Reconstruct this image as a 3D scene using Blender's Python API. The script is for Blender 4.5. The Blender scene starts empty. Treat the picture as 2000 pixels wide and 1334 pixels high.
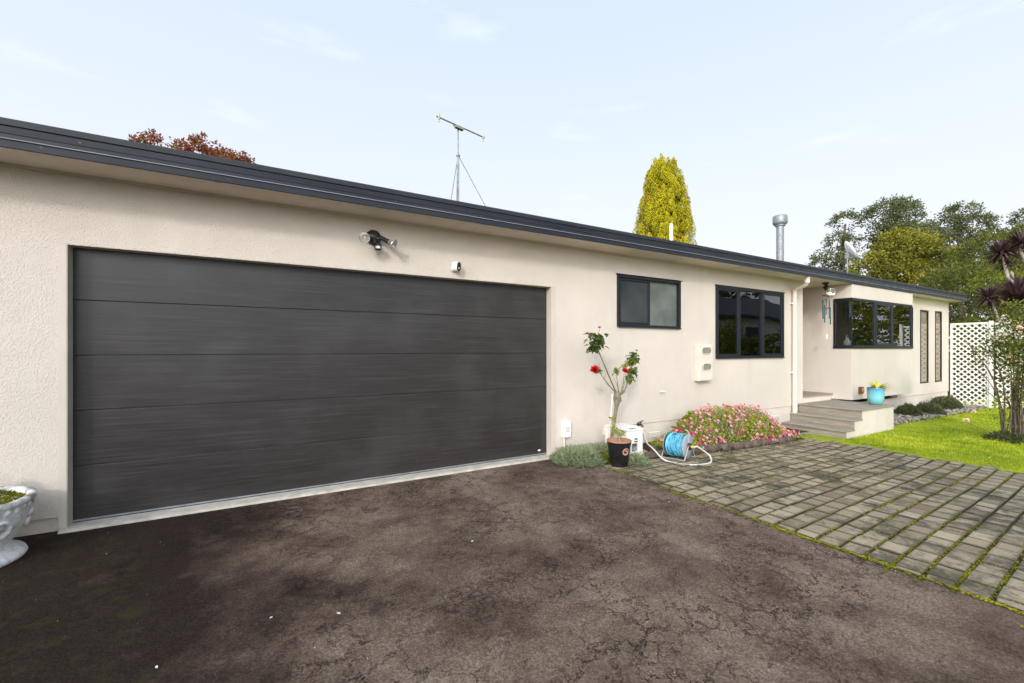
import bpy, bmesh, math, random
from mathutils import Vector, Matrix, noise as mnoise
R = math.radians
random.seed(7)
sc = bpy.context.scene
COL = sc.collection

# ------------------------------------------------------------------ helpers
def sm(a, b, x):
    t = min(1.0, max(0.0, (x - a) / (b - a)))
    return t * t * (3 - 2 * t)

def zg(x, y=0.0):                      # the lie of the ground: a gentle fall along the house
    return -.02 - .135 * sm(3.2, 8, x) - .05 * sm(8, 17, x)

class MB:
    """collects faces for one mesh"""
    def __init__(s):
        s.v = []; s.f = []; s.sm = []; s.rn = []
    def face(s, pts, smooth=False, rn=0.5):
        i = len(s.v); s.v.extend(pts); s.f.append(tuple(range(i, i + len(pts)))); s.sm.append(smooth); s.rn.append(rn)
    def grid(s, rows, smooth=True, rn=0.5, closed=False):
        i0 = len(s.v); n = len(rows[0])
        for r in rows: s.v.extend(r)
        for a in range(len(rows) - 1):
            for b in range(n if closed else n - 1):
                c = (b + 1) % n
                s.f.append((i0 + a * n + b, i0 + a * n + c, i0 + (a + 1) * n + c, i0 + (a + 1) * n + b)); s.sm.append(smooth); s.rn.append(rn)
    def box(s, x0, x1, y0, y1, z0, z1, rn=0.5):
        i = len(s.v)
        s.v.extend([(x0,y0,z0),(x1,y0,z0),(x1,y1,z0),(x0,y1,z0),(x0,y0,z1),(x1,y0,z1),(x1,y1,z1),(x0,y1,z1)])
        for q in ((0,3,2,1),(4,5,6,7),(0,1,5,4),(1,2,6,5),(2,3,7,6),(3,0,4,7)):
            s.f.append(tuple(i + k for k in q)); s.sm.append(False); s.rn.append(rn)
    def obox(s, M, sx, sy, sz, rn=0.5):      # oriented box, centred, size sx sy sz
        i = len(s.v)
        for c in ((-1,-1,-1),(1,-1,-1),(1,1,-1),(-1,1,-1),(-1,-1,1),(1,-1,1),(1,1,1),(-1,1,1)):
            s.v.append(tuple(M @ Vector((c[0]*sx/2, c[1]*sy/2, c[2]*sz/2))))
        for q in ((0,3,2,1),(4,5,6,7),(0,1,5,4),(1,2,6,5),(2,3,7,6),(3,0,4,7)):
            s.f.append(tuple(i + k for k in q)); s.sm.append(False); s.rn.append(rn)
    def tube(s, pts, r, n=8, cap=True, rn=0.5, closed=False):
        pts = [Vector(p) for p in pts]; m = len(pts)
        rad = r if isinstance(r, (list, tuple)) else [r] * m
        rows = []; up = None
        for k, p in enumerate(pts):
            if closed: t = pts[(k+1) % m] - pts[k-1]
            else: t = pts[min(k+1, m-1)] - pts[max(k-1, 0)]
            if t.length < 1e-9: t = Vector((0,0,1))
            t.normalize()
            if up is None:
                up = Vector((0,0,1)) if abs(t.z) < .9 else Vector((1,0,0))
            a = t.cross(up)
            if a.length < 1e-4: a = t.cross(Vector((0,1,0.3)))
            a.normalize(); b = a.cross(t); up = b.copy()
            rows.append([tuple(p + (a*math.cos(w) + b*math.sin(w)) * rad[k]) for w in [2*math.pi*q/n for q in range(n)]])
        if closed: rows.append(rows[0])
        s.grid(rows, True, rn, closed=True)
        if cap and not closed:
            s.face(rows[0], False, rn); s.face(rows[-1][::-1], False, rn)
    def lathe(s, prof, c, n=32, M=None, rn=0.5, smooth=True):
        rows = []
        for (r, z) in prof:
            row = []
            for q in range(n):
                w = 2*math.pi*q/n
                p = Vector((r*math.cos(w), r*math.sin(w), z))
                if M is not None: p = M @ p
                row.append((p.x + c[0], p.y + c[1], p.z + c[2]))
            rows.append(row)
        s.grid(rows, smooth, rn, closed=True)
    def extrude(s, poly, d, axis='x', rn=0.5):   # closed polygon in the other two axes between d[0], d[1]
        def P(u, v, w):
            return (w,u,v) if axis == 'x' else ((u,w,v) if axis == 'y' else (u,v,w))
        a = [P(u,v,d[0]) for u,v in poly]; b = [P(u,v,d[1]) for u,v in poly]
        n = len(poly)
        for k in range(n):
            s.face([a[k], a[(k+1)%n], b[(k+1)%n], b[k]], False, rn)
        s.face(a[::-1], False, rn); s.face(b, False, rn)
    def leaf(s, p, d, up, L, W, rn=.5, bend=.0):  # a leaf from p along d; two quads folded on the midrib
        d = d.normalized(); w = d.cross(up)
        if w.length < 1e-4: w = d.cross(Vector((1,.2,.1)))
        w.normalize(); nrm = w.cross(d)
        i = len(s.v)
        m = p + d*L*.45; t = p + d*L - nrm*L*bend
        lf = m + w*W*.5 + nrm*W*.12; rg = m - w*W*.5 + nrm*W*.12
        s.v.extend([tuple(p), tuple(lf), tuple(t), tuple(rg)])
        s.f.append((i, i+3, i+2, i+1)); s.sm.append(False); s.rn.append(rn)

ORG = {}
def build(name, mb, mat, parent=None, loc=None, bevel=0, rndattr=False, autosmooth=None):
    o3 = ORG.get(parent.name, Vector((0,0,0))) if parent is not None else Vector(loc if loc else (0,0,0))
    me = bpy.data.meshes.new(name)
    me.from_pydata([(v[0]-o3.x, v[1]-o3.y, v[2]-o3.z) for v in mb.v], [], mb.f)
    me.polygons.foreach_set('use_smooth', mb.sm)
    if rndattr:
        a = me.attributes.new('rnd', 'FLOAT', 'FACE'); a.data.foreach_set('value', mb.rn)
    me.update()
    ob = bpy.data.objects.new(name, me); COL.objects.link(ob)
    me.materials.append(mat)
    if parent is not None:
        ob.parent = parent
    else:
        ob.location = o3
    ORG[ob.name] = o3
    if bevel:
        bm = bmesh.new(); bm.from_mesh(me); bmesh.ops.remove_doubles(bm, verts=bm.verts, dist=1e-6); bm.to_mesh(me); bm.free()
        md = ob.modifiers.new('bevel', 'BEVEL'); md.width = bevel; md.segments = 2; md.limit_method = 'ANGLE'; md.angle_limit = R(35)
    return ob

def tag(o, label, cat, group=None):
    o['label'] = label; o['category'] = cat
    if group: o['group'] = group
    return o
def thing(name, label, cat, loc, group=None):
    o = bpy.data.objects.new(name, None); COL.objects.link(o); o.location = loc
    o.empty_display_size = .1
    ORG[o.name] = Vector(loc)
    return tag(o, label, cat, group)
def kind(o, k): o['kind'] = k; return o
def rv(s=1.0): return Vector((random.uniform(-s,s), random.uniform(-s,s), random.uniform(-s,s)))
def rdir():
    while True:
        v = rv()
        if .05 < v.length < 1: return v.normalized()

# ------------------------------------------------------------------ materials
class NT:
    def __init__(s, name, rough=.6, spec=.5):
        s.m = bpy.data.materials.new(name); s.m.use_nodes = True
        s.t = s.m.node_tree; s.b = s.t.nodes['Principled BSDF']; s.out = s.t.nodes['Material Output']
        s.b.inputs['Roughness'].default_value = rough
        s.b.inputs['Specular IOR Level'].default_value = spec
        s.tc = None
    def n(s, typ, props=None, **inp):
        nd = s.t.nodes.new(typ)
        for k, v in (props or {}).items(): setattr(nd, k, v)
        for k, v in inp.items():
            key = k.replace('_', ' ')
            if key.isdigit(): key = int(key)
            s.set(nd.inputs[key], v)
        return nd
    def set(s, sock, v):
        if hasattr(v, 'is_output') or isinstance(v, bpy.types.NodeSocket): s.t.links.new(v, sock)
        elif isinstance(v, tuple) and len(v) == 3 and sock.type == 'RGBA': sock.default_value = (*v, 1)
        else: sock.default_value = v
    def co(s, scale=None):
        if s.tc is None: s.tc = s.n('ShaderNodeNewGeometry').outputs['Position']
        if scale is None: return s.tc
        mp = s.n('ShaderNodeMapping', Vector=s.tc, Scale=scale); return mp.outputs[0]
    def noise(s, scale, detail=4, rough=.55, vec=None, dist=0.0, out='Fac'):
        nd = s.n('ShaderNodeTexNoise', Vector=vec if vec is not None else s.co(), Scale=float(scale), Detail=float(detail), Roughness=rough, Distortion=dist)
        return nd.outputs[out]
    def ramp(s, fac, stops, interp='LINEAR'):
        nd = s.n('ShaderNodeValToRGB', Fac=fac); cr = nd.color_ramp; cr.interpolation = interp
        while len(cr.elements) > 1: cr.elements.remove(cr.elements[-1])
        for i, (p, c) in enumerate(stops):
            e = cr.elements[0] if i == 0 else cr.elements.new(p)
            e.position = p; e.color = (c, c, c, 1) if not isinstance(c, tuple) else (*c, 1)
        return nd.outputs['Color']
    def mix(s, fac, a, b, mode='MIX'):
        nd = s.n('ShaderNodeMix', dict(data_type='RGBA', blend_type=mode))
        s.set(nd.inputs[0], fac); s.set(nd.inputs[6], a); s.set(nd.inputs[7], b)
        return nd.outputs[2]
    def math(s, op, a, b=0.0, c=None):
        nd = s.n('ShaderNodeMath', dict(operation=op)); s.set(nd.inputs[0], a); s.set(nd.inputs[1], b)
        if c is not None: s.set(nd.inputs[2], c)
        return nd.outputs[0]
    def bump(s, h, strength=.3, dist=.01, normal=None):
        nd = s.n('ShaderNodeBump', Height=h, Strength=strength, Distance=dist)
        if normal is not None: s.set(nd.inputs['Normal'], normal)
        return nd.outputs[0]
    def color(s, c): s.set(s.b.inputs['Base Color'], c)
    def rough(s, c): s.set(s.b.inputs['Roughness'], c)
    def normal(s, c): s.set(s.b.inputs['Normal'], c)
    def attr(s, name='rnd'): return s.n('ShaderNodeAttribute', dict(attribute_name=name)).outputs['Fac']

def simple(name, col, rough=.5, spec=.5, metal=0, var=.12, scale=6, bump=0, bscale=60):
    k = NT(name, rough, spec); k.b.inputs['Metallic'].default_value = metal
    lo = tuple(c*(1-var) for c in col); hi = tuple(min(1, c*(1+var)) for c in col)
    k.color(k.ramp(k.noise(scale, 5), [(.3, lo), (.7, hi)]))
    if bump: k.normal(k.bump(k.noise(bscale, 4), bump, .004))
    return k.m

def m_stucco(name='textured_stucco', col=(.665,.598,.525), texture=1.0):
    k = NT(name, .85, .25)
    big = k.noise(.9, 4); streak = k.noise(1.0, 4, vec=k.co((3.0, 3.0, .35)))
    c = k.mix(k.ramp(big, [(.35, 0.), (.7, 1.)]), tuple(v*.93 for v in col), tuple(v*1.04 for v in col))
    c = k.mix(k.math('MULTIPLY', k.ramp(streak, [(.55, 0.), (.8, 1.)]), .22), c, tuple(v*.72 for v in col))
    fine = k.noise(90, 3)
    # grime at the foot of the wall
    z = k.n('ShaderNodeSeparateXYZ', Vector=k.co()).outputs['Z']
    foot = k.math('MULTIPLY', k.ramp(z, [(0., 1.), (.22, 0.)]), k.ramp(k.noise(7, 5), [(.42, 0.), (.72, 1.)]))
    c = k.mix(k.math('MULTIPLY', foot, .38 if texture > .5 else .14), c, (.25,.23,.17))
    k.color(c)
    wv = k.n('ShaderNodeVectorMath', dict(operation='ADD')); k.set(wv.inputs[0], k.co()); 
    sc_ = k.n('ShaderNodeVectorMath', dict(operation='SCALE')); k.set(sc_.inputs[0], k.noise(25, 2, out='Color')); sc_.inputs['Scale'].default_value = .03
    k.set(wv.inputs[1], sc_.outputs[0])
    vo = k.n('ShaderNodeTexVoronoi', dict(feature='SMOOTH_F1'), Vector=wv.outputs[0], Scale=80.0, Smoothness=.5).outputs['Distance']
    h = k.math('ADD', k.math('MULTIPLY', vo, -1.0), k.math('MULTIPLY', k.noise(70, 4, .6), 1.3))
    h = k.ramp(h, [(.12, 0.), (.55, 1.)])
    k.normal(k.bump(h, .52*texture, .006, k.bump(k.noise(2.2, 3), .25, .03)))
    return k.m

def m_paint(name, col, rough=.5, bump=.15): return simple(name, col, rough, .4, 0, .05, 3, bump, 40)

M = {}
M['stucco'] = m_stucco()
M['smooth_stucco'] = m_stucco('smooth_painted_stucco', (.665,.598,.527), .3)
M['beige_paint'] = m_paint('beige_paint', (.60,.535,.46))
M['cream_paint'] = m_paint('cream_paint', (.70,.63,.55))
M['soffit'] = m_paint('soffit_board_paint', (.74,.65,.555), .6)
M['white_plastic'] = simple('white_plastic', (.80,.80,.79), .35, .5, 0, .04, 4)
M['grey_plastic'] = simple('grey_plastic', (.30,.34,.36), .45, .5, 0, .1, 5)
M['dark_plastic'] = simple('dark_plastic', (.02,.021,.024), .35, .5, 0, .2, 9)
M['yellow_plastic'] = simple('yellow_plastic', (.75,.45,.02), .4)
M['steel'] = simple('galvanised_steel', (.27,.285,.295), .5, .5, .35, .22, 14, .1, 20)
M['wire'] = simple('pale_metal_tube', (.42,.42,.40), .45, .5, .3, .12, 20)
M['gold_alu'] = simple('weathered_aluminium', (.40,.38,.27), .45, .5, .7, .2, 25)
M['chrome_lamp'] = simple('lamp_reflector', (.84,.84,.80), .16, .5, .85, .08, 30)
M['soil'] = simple('dark_soil', (.045,.032,.022), .95, .2, 0, .5, 20, .9, 40)
M['bark'] = simple('grey_brown_bark', (.13,.105,.08), .9, .2, 0, .35, 14, .8, 30)
M['rose_bark'] = simple('rose_bark', (.21,.175,.125), .9, .2, 0, .4, 26, .8, 40)
M['pale_bark'] = simple('pale_bark', (.36,.31,.25), .85, .2, 0, .3, 22, .6, 40)
M['green_stem'] = simple('green_stem', (.17,.16,.05), .6, .4, 0, .3, 30)
M['terracotta'] = simple('terracotta_clay', (.40,.21,.13), .7, .3, 0, .18, 18, .2, 60)
M['concrete'] = simple('pale_concrete', (.50,.46,.40), .85, .3, 0, .22, 9, .5, 50)
M['lattice_white'] = simple('white_lattice_paint', (.74,.72,.68), .6, .4, 0, .07, 12)
M['white_wall'] = simple('white_weatherboard', (.70,.69,.66), .6, .4, 0, .05, 2)
M['dark_roof'] = simple('dark_roof_tiles', (.06,.06,.065), .6, .4, 0, .2, 4)
M['jamb'] = simple('grey_beige_jamb_paint', (.46,.43,.385), .5, .4)
M['interior'] = simple('interior_wall_paint', (.34,.31,.27), .8)
M['interior_floor'] = simple('interior_floor', (.12,.09,.07), .6)
M['blind'] = simple('grey_roller_blind', (.33,.33,.32), .8, .2, 0, .06, 30)
M['beige_blind'] = simple('beige_fabric_blind', (.55,.45,.36), .85, .2, 0, .07, 20, .1, 60)
M['curtain'] = simple('white_curtain', (.72,.72,.69), .85, .2, 0, .06, 8)
M['log'] = simple('weathered_log', (.12,.095,.072), .9, .2, 0, .45, 26, .9, 40)
M['red_petal'] = simple('red_petal', (.52,.012,.02), .5, .3, 0, .25, 60)
M['pink_bud'] = simple('faded_pink_bud', (.62,.14,.12), .55, .3, 0, .2, 60)
M['peach_petal'] = simple('peach_petal', (.80,.56,.42), .55, .3, 0, .12, 40)
M['brown_rust'] = simple('rusty_brown_metal', (.16,.07,.035), .75, .3, .1, .4, 40, .5, 60)

def m_gutter():
    k = NT('charcoal_colorsteel', .38, .22)
    c = k.mix(k.ramp(k.noise(3.0, 5, vec=k.co((.4,3,3))), [(.35,0.),(.7,1.)]), (.020,.023,.031), (.030,.034,.043))
    sp = k.ramp(k.noise(26, 2), [(.735, 0.), (.76, 1.)])
    k.color(k.mix(k.math('MULTIPLY', sp, .35), c, (.3,.3,.27)))
    k.rough(k.ramp(k.noise(5, 4), [(.3,.3),(.7,.48)]))
    return k.m
M['gutter'] = m_gutter()
M['bead_glint'] = simple('painted_bead_glint', (.26,.265,.29), .22, .6, 0, .1, 3)  # paler than the gutter: the bead's gloss highlight put into the colour
M['frame'] = simple('charcoal_window_aluminium', (.013,.016,.023), .35, .35, 0, .1, 8)
M['edge_dark'] = simple('dark_flashing', (.030,.033,.041), .45, .25, 0, .12, 4)

def m_door():
    k = NT('garage_door_steel', .42, .5)
    w = k.noise(1, 6, .65, vec=k.co((1.6, 1.6, 70)))
    w2 = k.noise(1, 5, .6, vec=k.co((4, 4, 190)))
    blot = k.noise(1.6, 5)
    f = k.math('ADD', k.math('MULTIPLY', w, .65), k.math('MULTIPLY', w2, .35))
    c = k.ramp(f, [(.36,(.016,.0142,.0135)),(.53,(.026,.0232,.022)),(.70,(.054,.050,.048))])
    fade = k.ramp(blot, [(.45, 0.), (.75, 1.)])
    c = k.mix(k.math('MULTIPLY', fade, .30), c, (.085,.082,.08))
    k.color(c); k.rough(k.ramp(f, [(.3,.30),(.7,.46)]))
    k.normal(k.bump(f, .35, .004))
    return k.m
M['door'] = m_door()

def m_glass(name, tint=(.80,.83,.82), boost=1.0):
    k = NT(name); k.t.nodes.remove(k.b)
    fr = k.n('ShaderNodeFresnel', IOR=1.55).outputs[0]
    tr = k.n('ShaderNodeBsdfTransparent', Color=tint); gl = k.n('ShaderNodeBsdfGlossy', Roughness=.006, Color=(.95,.97,1.0))
    wob = k.bump(k.noise(.9, 2), .06, .1); k.set(gl.inputs['Normal'], wob)
    mx = k.n('ShaderNodeMixShader'); k.set(mx.inputs[0], k.math('MULTIPLY', fr, boost)); k.set(mx.inputs[1], tr.outputs[0]); k.set(mx.inputs[2], gl.outputs[0])
    k.t.links.new(mx.outputs[0], k.out.inputs[0]); return k.m
M['glass'] = m_glass('window_glass', (.80,.83,.82), 1.7); M['glass_soft'] = m_glass('low_reflection_glass', (.9,.9,.88), .30)
def m_obscure():
    k = NT('obscure_glass', .22, .6)
    k.color(k.ramp(k.noise(1.7, 2), [(.3,(.022,.027,.030)),(.7,(.055,.066,.066))]))
    k.normal(k.bump(k.noise(140, 2), .18, .002)); return k.m
M['obscure'] = m_obscure()
def m_obscure2():
    k = NT('pale_obscure_glass', .22, .6)
    x = k.n('ShaderNodeSeparateXYZ', Vector=k.co()).outputs['X']
    k.color(k.ramp(k.noise(2.3, 3), [(.3,(.09,.107,.10)),(.7,(.18,.205,.188))]))
    k.normal(k.bump(k.noise(140, 2), .18, .002)); return k.m
M['obscure_pale'] = m_obscure2()

def m_asphalt():
    k = NT('worn_brown_asphalt', .92, .12)
    big = k.noise(.75, 10, .66, dist=.3); med = k.noise(2.9, 10, .74, dist=.2)
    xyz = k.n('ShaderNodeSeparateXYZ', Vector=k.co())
    damp_shade = k.ramp(k.math('ADD', k.math('MULTIPLY', xyz.outputs['X'], -.22), k.math('MULTIPLY', k.noise(1.1, 5), .5)), [(.13, 0.), (.38, 1.)])  # damp stain and hedge shade, both put into the colour towards the left
    f = k.math('ADD', k.math('MULTIPLY', big, .58), k.math('MULTIPLY', med, .42))
    f = k.math('SUBTRACT', f, k.math('MULTIPLY', damp_shade, .23))
    c = k.ramp(f, [(.30,(.027,.017,.013)),(.42,(.076,.051,.038)),(.51,(.146,.103,.079)),(.66,(.25,.184,.142))])
    # grit
    grit = k.noise(85, 5, .8)
    c = k.mix(.8, c, k.ramp(grit, [(.32, .30), (.50, 1.0), (.66, 2.1)]), 'MULTIPLY')
    sp = k.n('ShaderNodeTexVoronoi', Vector=k.co(), Scale=75.0)
    spm = k.math('MULTIPLY', k.ramp(sp.outputs['Distance'], [(.10, 1.), (.17, 0.)]), k.ramp(sp.outputs['Color'], [(.80, 0.), (.82, 1.)]))
    c = k.mix(k.math('MULTIPLY', spm, .5), c, (.30,.27,.23))
    # crazing cracks
    def cracks(scale, warp, wscale, lo, hi, mlo, mhi, msc):
        add = k.n('ShaderNodeVectorMath', dict(operation='ADD')); k.set(add.inputs[0], k.co())
        s_ = k.n('ShaderNodeVectorMath', dict(operation='SCALE')); k.set(s_.inputs[0], k.noise(wscale, 5, .7, out='Color')); s_.inputs['Scale'].default_value = warp
        k.set(add.inputs[1], s_.outputs[0])
        v = k.n('ShaderNodeTexVoronoi', dict(feature='DISTANCE_TO_EDGE'), Vector=add.outputs[0], Scale=float(scale)).outputs['Distance']
        return k.math('MULTIPLY', k.ramp(v, [(lo, 1.), (hi, 0.)]), k.ramp(k.noise(msc, 4, .6), [(mlo, 0.), (mhi, 1.)]))
    c1 = cracks(5.5, .42, 4.2, .005, .034, .45, .57, .8)
    c2 = cracks(17, .17, 9, .014, .08, .50, .62, 1.1)
    cr = k.math('MULTIPLY', k.math('MAXIMUM', c1, k.math('MULTIPLY', c2, .8)), k.ramp(k.noise(9, 4, .7), [(.34, .25), (.58, 1.)]))
    c = k.mix(k.math('MULTIPLY', cr, .92), c, (.016,.011,.009))
    # moss creeping in at the far left
    mx = k.ramp(k.math('ADD', k.math('MULTIPLY', xyz.outputs['X'], -.9), k.math('MULTIPLY', xyz.outputs['Y'], -.25)), [(.75, 0.), (1.0, 1.)])
    ms = k.math('MULTIPLY', mx, k.ramp(k.noise(9, 6, .7), [(.50, 0.), (.66, 1.)]))
    c = k.mix(k.math('MULTIPLY', ms, .4), c, (.055,.058,.014))
    k.color(c)
    h = k.math('SUBTRACT', k.math('MULTIPLY', grit, .8), k.math('MULTIPLY', cr, 1.3))
    k.normal(k.bump(h, .8, .008)); return k.m
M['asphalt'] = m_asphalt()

def m_paver():
    k = NT('grey_concrete_paver', .9, .25)
    a = k.attr()
    c = k.ramp(a, [(0.,(.05,.043,.024)),(.07,(.085,.075,.042)),(.12,(.215,.172,.116)),(.5,(.305,.249,.174)),(.86,(.385,.315,.226)),(.90,(.27,.205,.155)),(1.,(.21,.145,.105))])
    lich = k.noise(2.1, 6, .68, dist=.5); small = k.noise(13, 5, .7)
    f = k.math('ADD', k.math('MULTIPLY', lich, .66), k.math('MULTIPLY', small, .34))
    c = k.mix(k.math('MULTIPLY', k.ramp(f, [(.485, 0.), (.585, 1.)]), .85), c, (.055,.048,.034))
    c = k.mix(.6, c, k.ramp(k.noise(120, 3, .7), [(.3,.62),(.7,1.35)]), 'MULTIPLY')
    k.color(c); k.normal(k.bump(k.noise(90, 4, .7), .5, .005)); return k.m
M['paver'] = m_paver()
def m_joint():
    k = NT('mossy_joint_sand', .95, .15)
    f = k.math('ADD', k.math('MULTIPLY', k.noise(1.6, 4), .6), k.math('MULTIPLY', k.noise(12, 4), .4))
    k.color(k.ramp(f, [(.40,(.038,.034,.021)),(.52,(.07,.068,.022)),(.66,(.18,.18,.025))])); return k.m
M['joint'] = m_joint()
def m_lawn():
    k = NT('lawn_turf', .9, .2)
    f = k.math('ADD', k.math('MULTIPLY', k.noise(1.2, 4), .5), k.math('MULTIPLY', k.noise(30, 4), .5))
    k.color(k.ramp(f, [(.35,(.18,.26,.012)),(.65,(.36,.43,.025))])); k.normal(k.bump(k.noise(120,3), .9, .02)); return k.m
M['lawn'] = m_lawn()
M['earth'] = simple('field_earth_and_grass', (.07,.085,.025), .95, .1, 0, .4, .6)

def m_timber():
    k = NT('weathered_grey_timber', .85, .25)
    g = k.noise(1, 6, .65, vec=k.co((40, 3.0, 60)), dist=.3)
    c = k.ramp(g, [(.3,(.17,.145,.115)),(.5,(.29,.255,.21)),(.72,(.41,.37,.315))])
    st = k.ramp(k.noise(4.5, 5), [(.5,0.),(.72,1.)])
    k.color(k.mix(k.math('MULTIPLY', st, .35), c, (.30,.25,.15))); k.normal(k.bump(g, .5, .004)); return k.m
M['timber'] = m_timber()

def m_leaf(name, stops, trans=.35, rough=.55, spec=.3):
    k = NT(name, rough, spec); a = k.attr()
    c = k.ramp(a, stops)
    k.color(c)
    tl = k.n('ShaderNodeBsdfTranslucent', Color=k.mix(1.0, c, (1.25,1.25,.7), 'MULTIPLY'))
    mx = k.n('ShaderNodeMixShader'); mx.inputs[0].default_value = trans
    k.set(mx.inputs[1], k.b.outputs[0]); k.set(mx.inputs[2], tl.outputs[0]); k.t.links.new(mx.outputs[0], k.out.inputs[0]); return k.m
M['grass'] = m_leaf('grass_blade', [(0.,(.16,.23,.010)),(.5,(.39,.46,.02)),(1.,(.60,.62,.06))], .4)
M['moss'] = m_leaf('bright_moss', [(0.,(.08,.085,.008)),(.5,(.25,.255,.014)),(1.,(.50,.48,.04))], .3, .9, .1)
M['gum'] = m_leaf('gum_leaf', [(0.,(0.0562,0.0688,0.0325)),(.5,(0.1187,0.1400,0.0625)),(1.,(0.2375,0.2500,0.1250))])
M['bushy'] = m_leaf('olive_broadleaf', [(0.,(0.0720,0.0768,0.0120)),(.5,(0.1980,0.1980,0.0240)),(1.,(0.4080,0.3720,0.0480))])
M['feather'] = m_leaf('feathery_green', [(0.,(0.0416,0.0546,0.0130)),(.5,(0.1014,0.1196,0.0234)),(1.,(0.2340,0.2340,0.0442))])
M['lime'] = m_leaf('lime_leaf', [(0.,(.07,.10,.008)),(1.,(.22,.245,.02))])
M['gold'] = m_leaf('golden_conifer', [(0.,(.13,.14,.006)),(.45,(.38,.35,.010)),(.9,(.63,.55,.012)),(.97,(.42,.26,.03)),(1.,(.32,.16,.03))], .3)
M['maple'] = m_leaf('autumn_maple', [(0.,(.20,.03,.03)),(.45,(.27,.07,.045)),(.7,(.23,.10,.035)),(.87,(.14,.13,.03)),(1.,(.36,.15,.05))], .4)
M['cordy'] = m_leaf('purple_strap_leaf', [(0.,(.035,.016,.022)),(.6,(.095,.05,.058)),(1.,(.19,.115,.11))], .2, .4, .5)
M['rose_leaf'] = m_leaf('rose_leaf', [(0.,(.04,.075,.017)),(.55,(.12,.18,.03)),(.85,(.27,.31,.04)),(1.,(.30,.12,.06))], .3)
M['rosebig_leaf'] = m_leaf('climbing_rose_leaf', [(0.,(.045,.07,.013)),(.45,(.15,.185,.03)),(.75,(.31,.31,.045)),(.9,(.34,.14,.065)),(1.,(.42,.24,.13))], .35)
M['silver'] = m_leaf('silver_green_foliage', [(0.,(.11,.145,.07)),(.5,(.27,.32,.19)),(1.,(.44,.48,.32))], .25)
M['bedleaf'] = m_leaf('bedding_leaf', [(0.,(.07,.11,.010)),(.45,(.24,.31,.02)),(1.,(.48,.52,.06))], .35)
M['pinkfl'] = m_leaf('pale_pink_petal', [(0.,(.64,.17,.27)),(.6,(.76,.33,.40)),(1.,(.82,.56,.58))], .3)
M['hotfl'] = m_leaf('hot_pink_petal', [(0.,(.52,.012,.06)),(.6,(.66,.03,.14)),(1.,(.70,.12,.25))], .3)
M['yellowleaf'] = m_leaf('yellow_green_strap', [(0.,(.36,.36,.01)),(.6,(.62,.56,.02)),(1.,(.74,.66,.08))], .3, .4)
M['darkshrub'] = m_leaf('dark_low_shrub', [(0.,(.034,.05,.02)),(.6,(.09,.11,.042)),(1.,(.165,.18,.072))], .2)
M['stone'] = (lambda k: (k.color(k.mix(.7, k.ramp(k.attr(), [(0.,(.10,.092,.08)),(.5,(.24,.22,.19)),(1.,(.42,.39,.34))]), k.ramp(k.noise(60,4), [(.3,.6),(.7,1.3)]), 'MULTIPLY')), k.m)[1])(NT('rubble_stone', .9, .2))
M['litter'] = (lambda k: (k.color(k.ramp(k.attr(), [(0.,(.16,.07,.03)),(.35,(.30,.16,.05)),(.5,(.62,.58,.5)),(.8,(.72,.70,.66)),(1.,(.72,.42,.42))])), k.m)[1])(NT('fallen_petals', .8, .2))

def m_urn():
    k = NT('weathered_white_urn', .8, .3)
    f = k.math('ADD', k.math('MULTIPLY', k.noise(6, 5), .5), k.math('MULTIPLY', k.noise(30, 4), .5))
    c = k.ramp(f, [(.42,(.80,.80,.80)),(.53,(.66,.66,.65)),(.61,(.32,.325,.29)),(.70,(.15,.155,.12))])
    z = k.n('ShaderNodeSeparateXYZ', Vector=k.co()).outputs['Z']
    g = k.math('MULTIPLY', k.ramp(z, [(.27,0.),(.40,1.)]), k.ramp(k.noise(12,5), [(.44,0.),(.62,1.)]))
    k.color(k.mix(k.math('MULTIPLY', g, .8), c, (.12,.12,.05))); k.normal(k.bump(f, .5, .01)); return k.m
M['urn'] = m_urn()
def m_bluepot():
    k = NT('blue_glaze', .15, .6); k.b.inputs['Coat Weight'].default_value = .5
    z = k.n('ShaderNodeSeparateXYZ', Vector=k.co()).outputs['Z']
    f = k.math('ADD', k.math('MULTIPLY', k.math('SUBTRACT', z, .31), 2.7), k.math('MULTIPLY', k.noise(14, 4), .12))
    k.color(k.ramp(f, [(.05,(.10,.36,.37)),(.45,(.22,.56,.58)),(.75,(.14,.45,.58)),(.95,(.06,.25,.47)),(1.,(.02,.06,.10))])); return k.m
M['blue_glaze'] = m_bluepot()
M['black_glaze'] = simple('black_glaze', (.012,.012,.013), .18, .6, 0, .3, 8)
M['blue_hose'] = simple('pale_blue_hose', (.12,.46,.66), .35, .5, 0, .35, 16)
M['white_hose'] = simple('off_white_hose', (.68,.66,.60), .45, .4, 0, .1, 8)
M['chime_teal'] = simple('teal_anodised_tube', (.045,.12,.135), .35, .5, .5, .2, 9)
M['chime_wood'] = simple('red_brown_wood', (.28,.09,.04), .6)

# ------------------------------------------------------------------ setting: ground sheets
def sheet(name, x0, x1, y0, y1, off, mat, nx=40, ny=6, jag=0):
    mb = MB(); rows = []
    for j in range(ny + 1):
        y = y0 + (y1-y0)*j/ny
        rows.append([(x0 + (x1-x0)*i/nx + (0), y, zg(x0 + (x1-x0)*i/nx, y) + off) for i in range(nx+1)])
    mb.grid(rows, True)
    return kind(build(name, mb, mat), 'structure')
g = MB(); xs = [-400,-60,-20,-5,0,2,3,4,5,6,7,8,9,10,12,14,17,20,40,120,500]; ys = [-400,-60,-20,-5,0,10,40,120,500]
g.grid([[(x, y, zg(x, y)-.10) for x in xs] for y in ys], True)
kind(build('ground', g, M['earth']), 'structure')
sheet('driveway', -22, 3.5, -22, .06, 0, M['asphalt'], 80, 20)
sheet('paving_base', 3.5, 8.22, -9, -.02, -.004, M['joint'], 24, 10)
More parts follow.
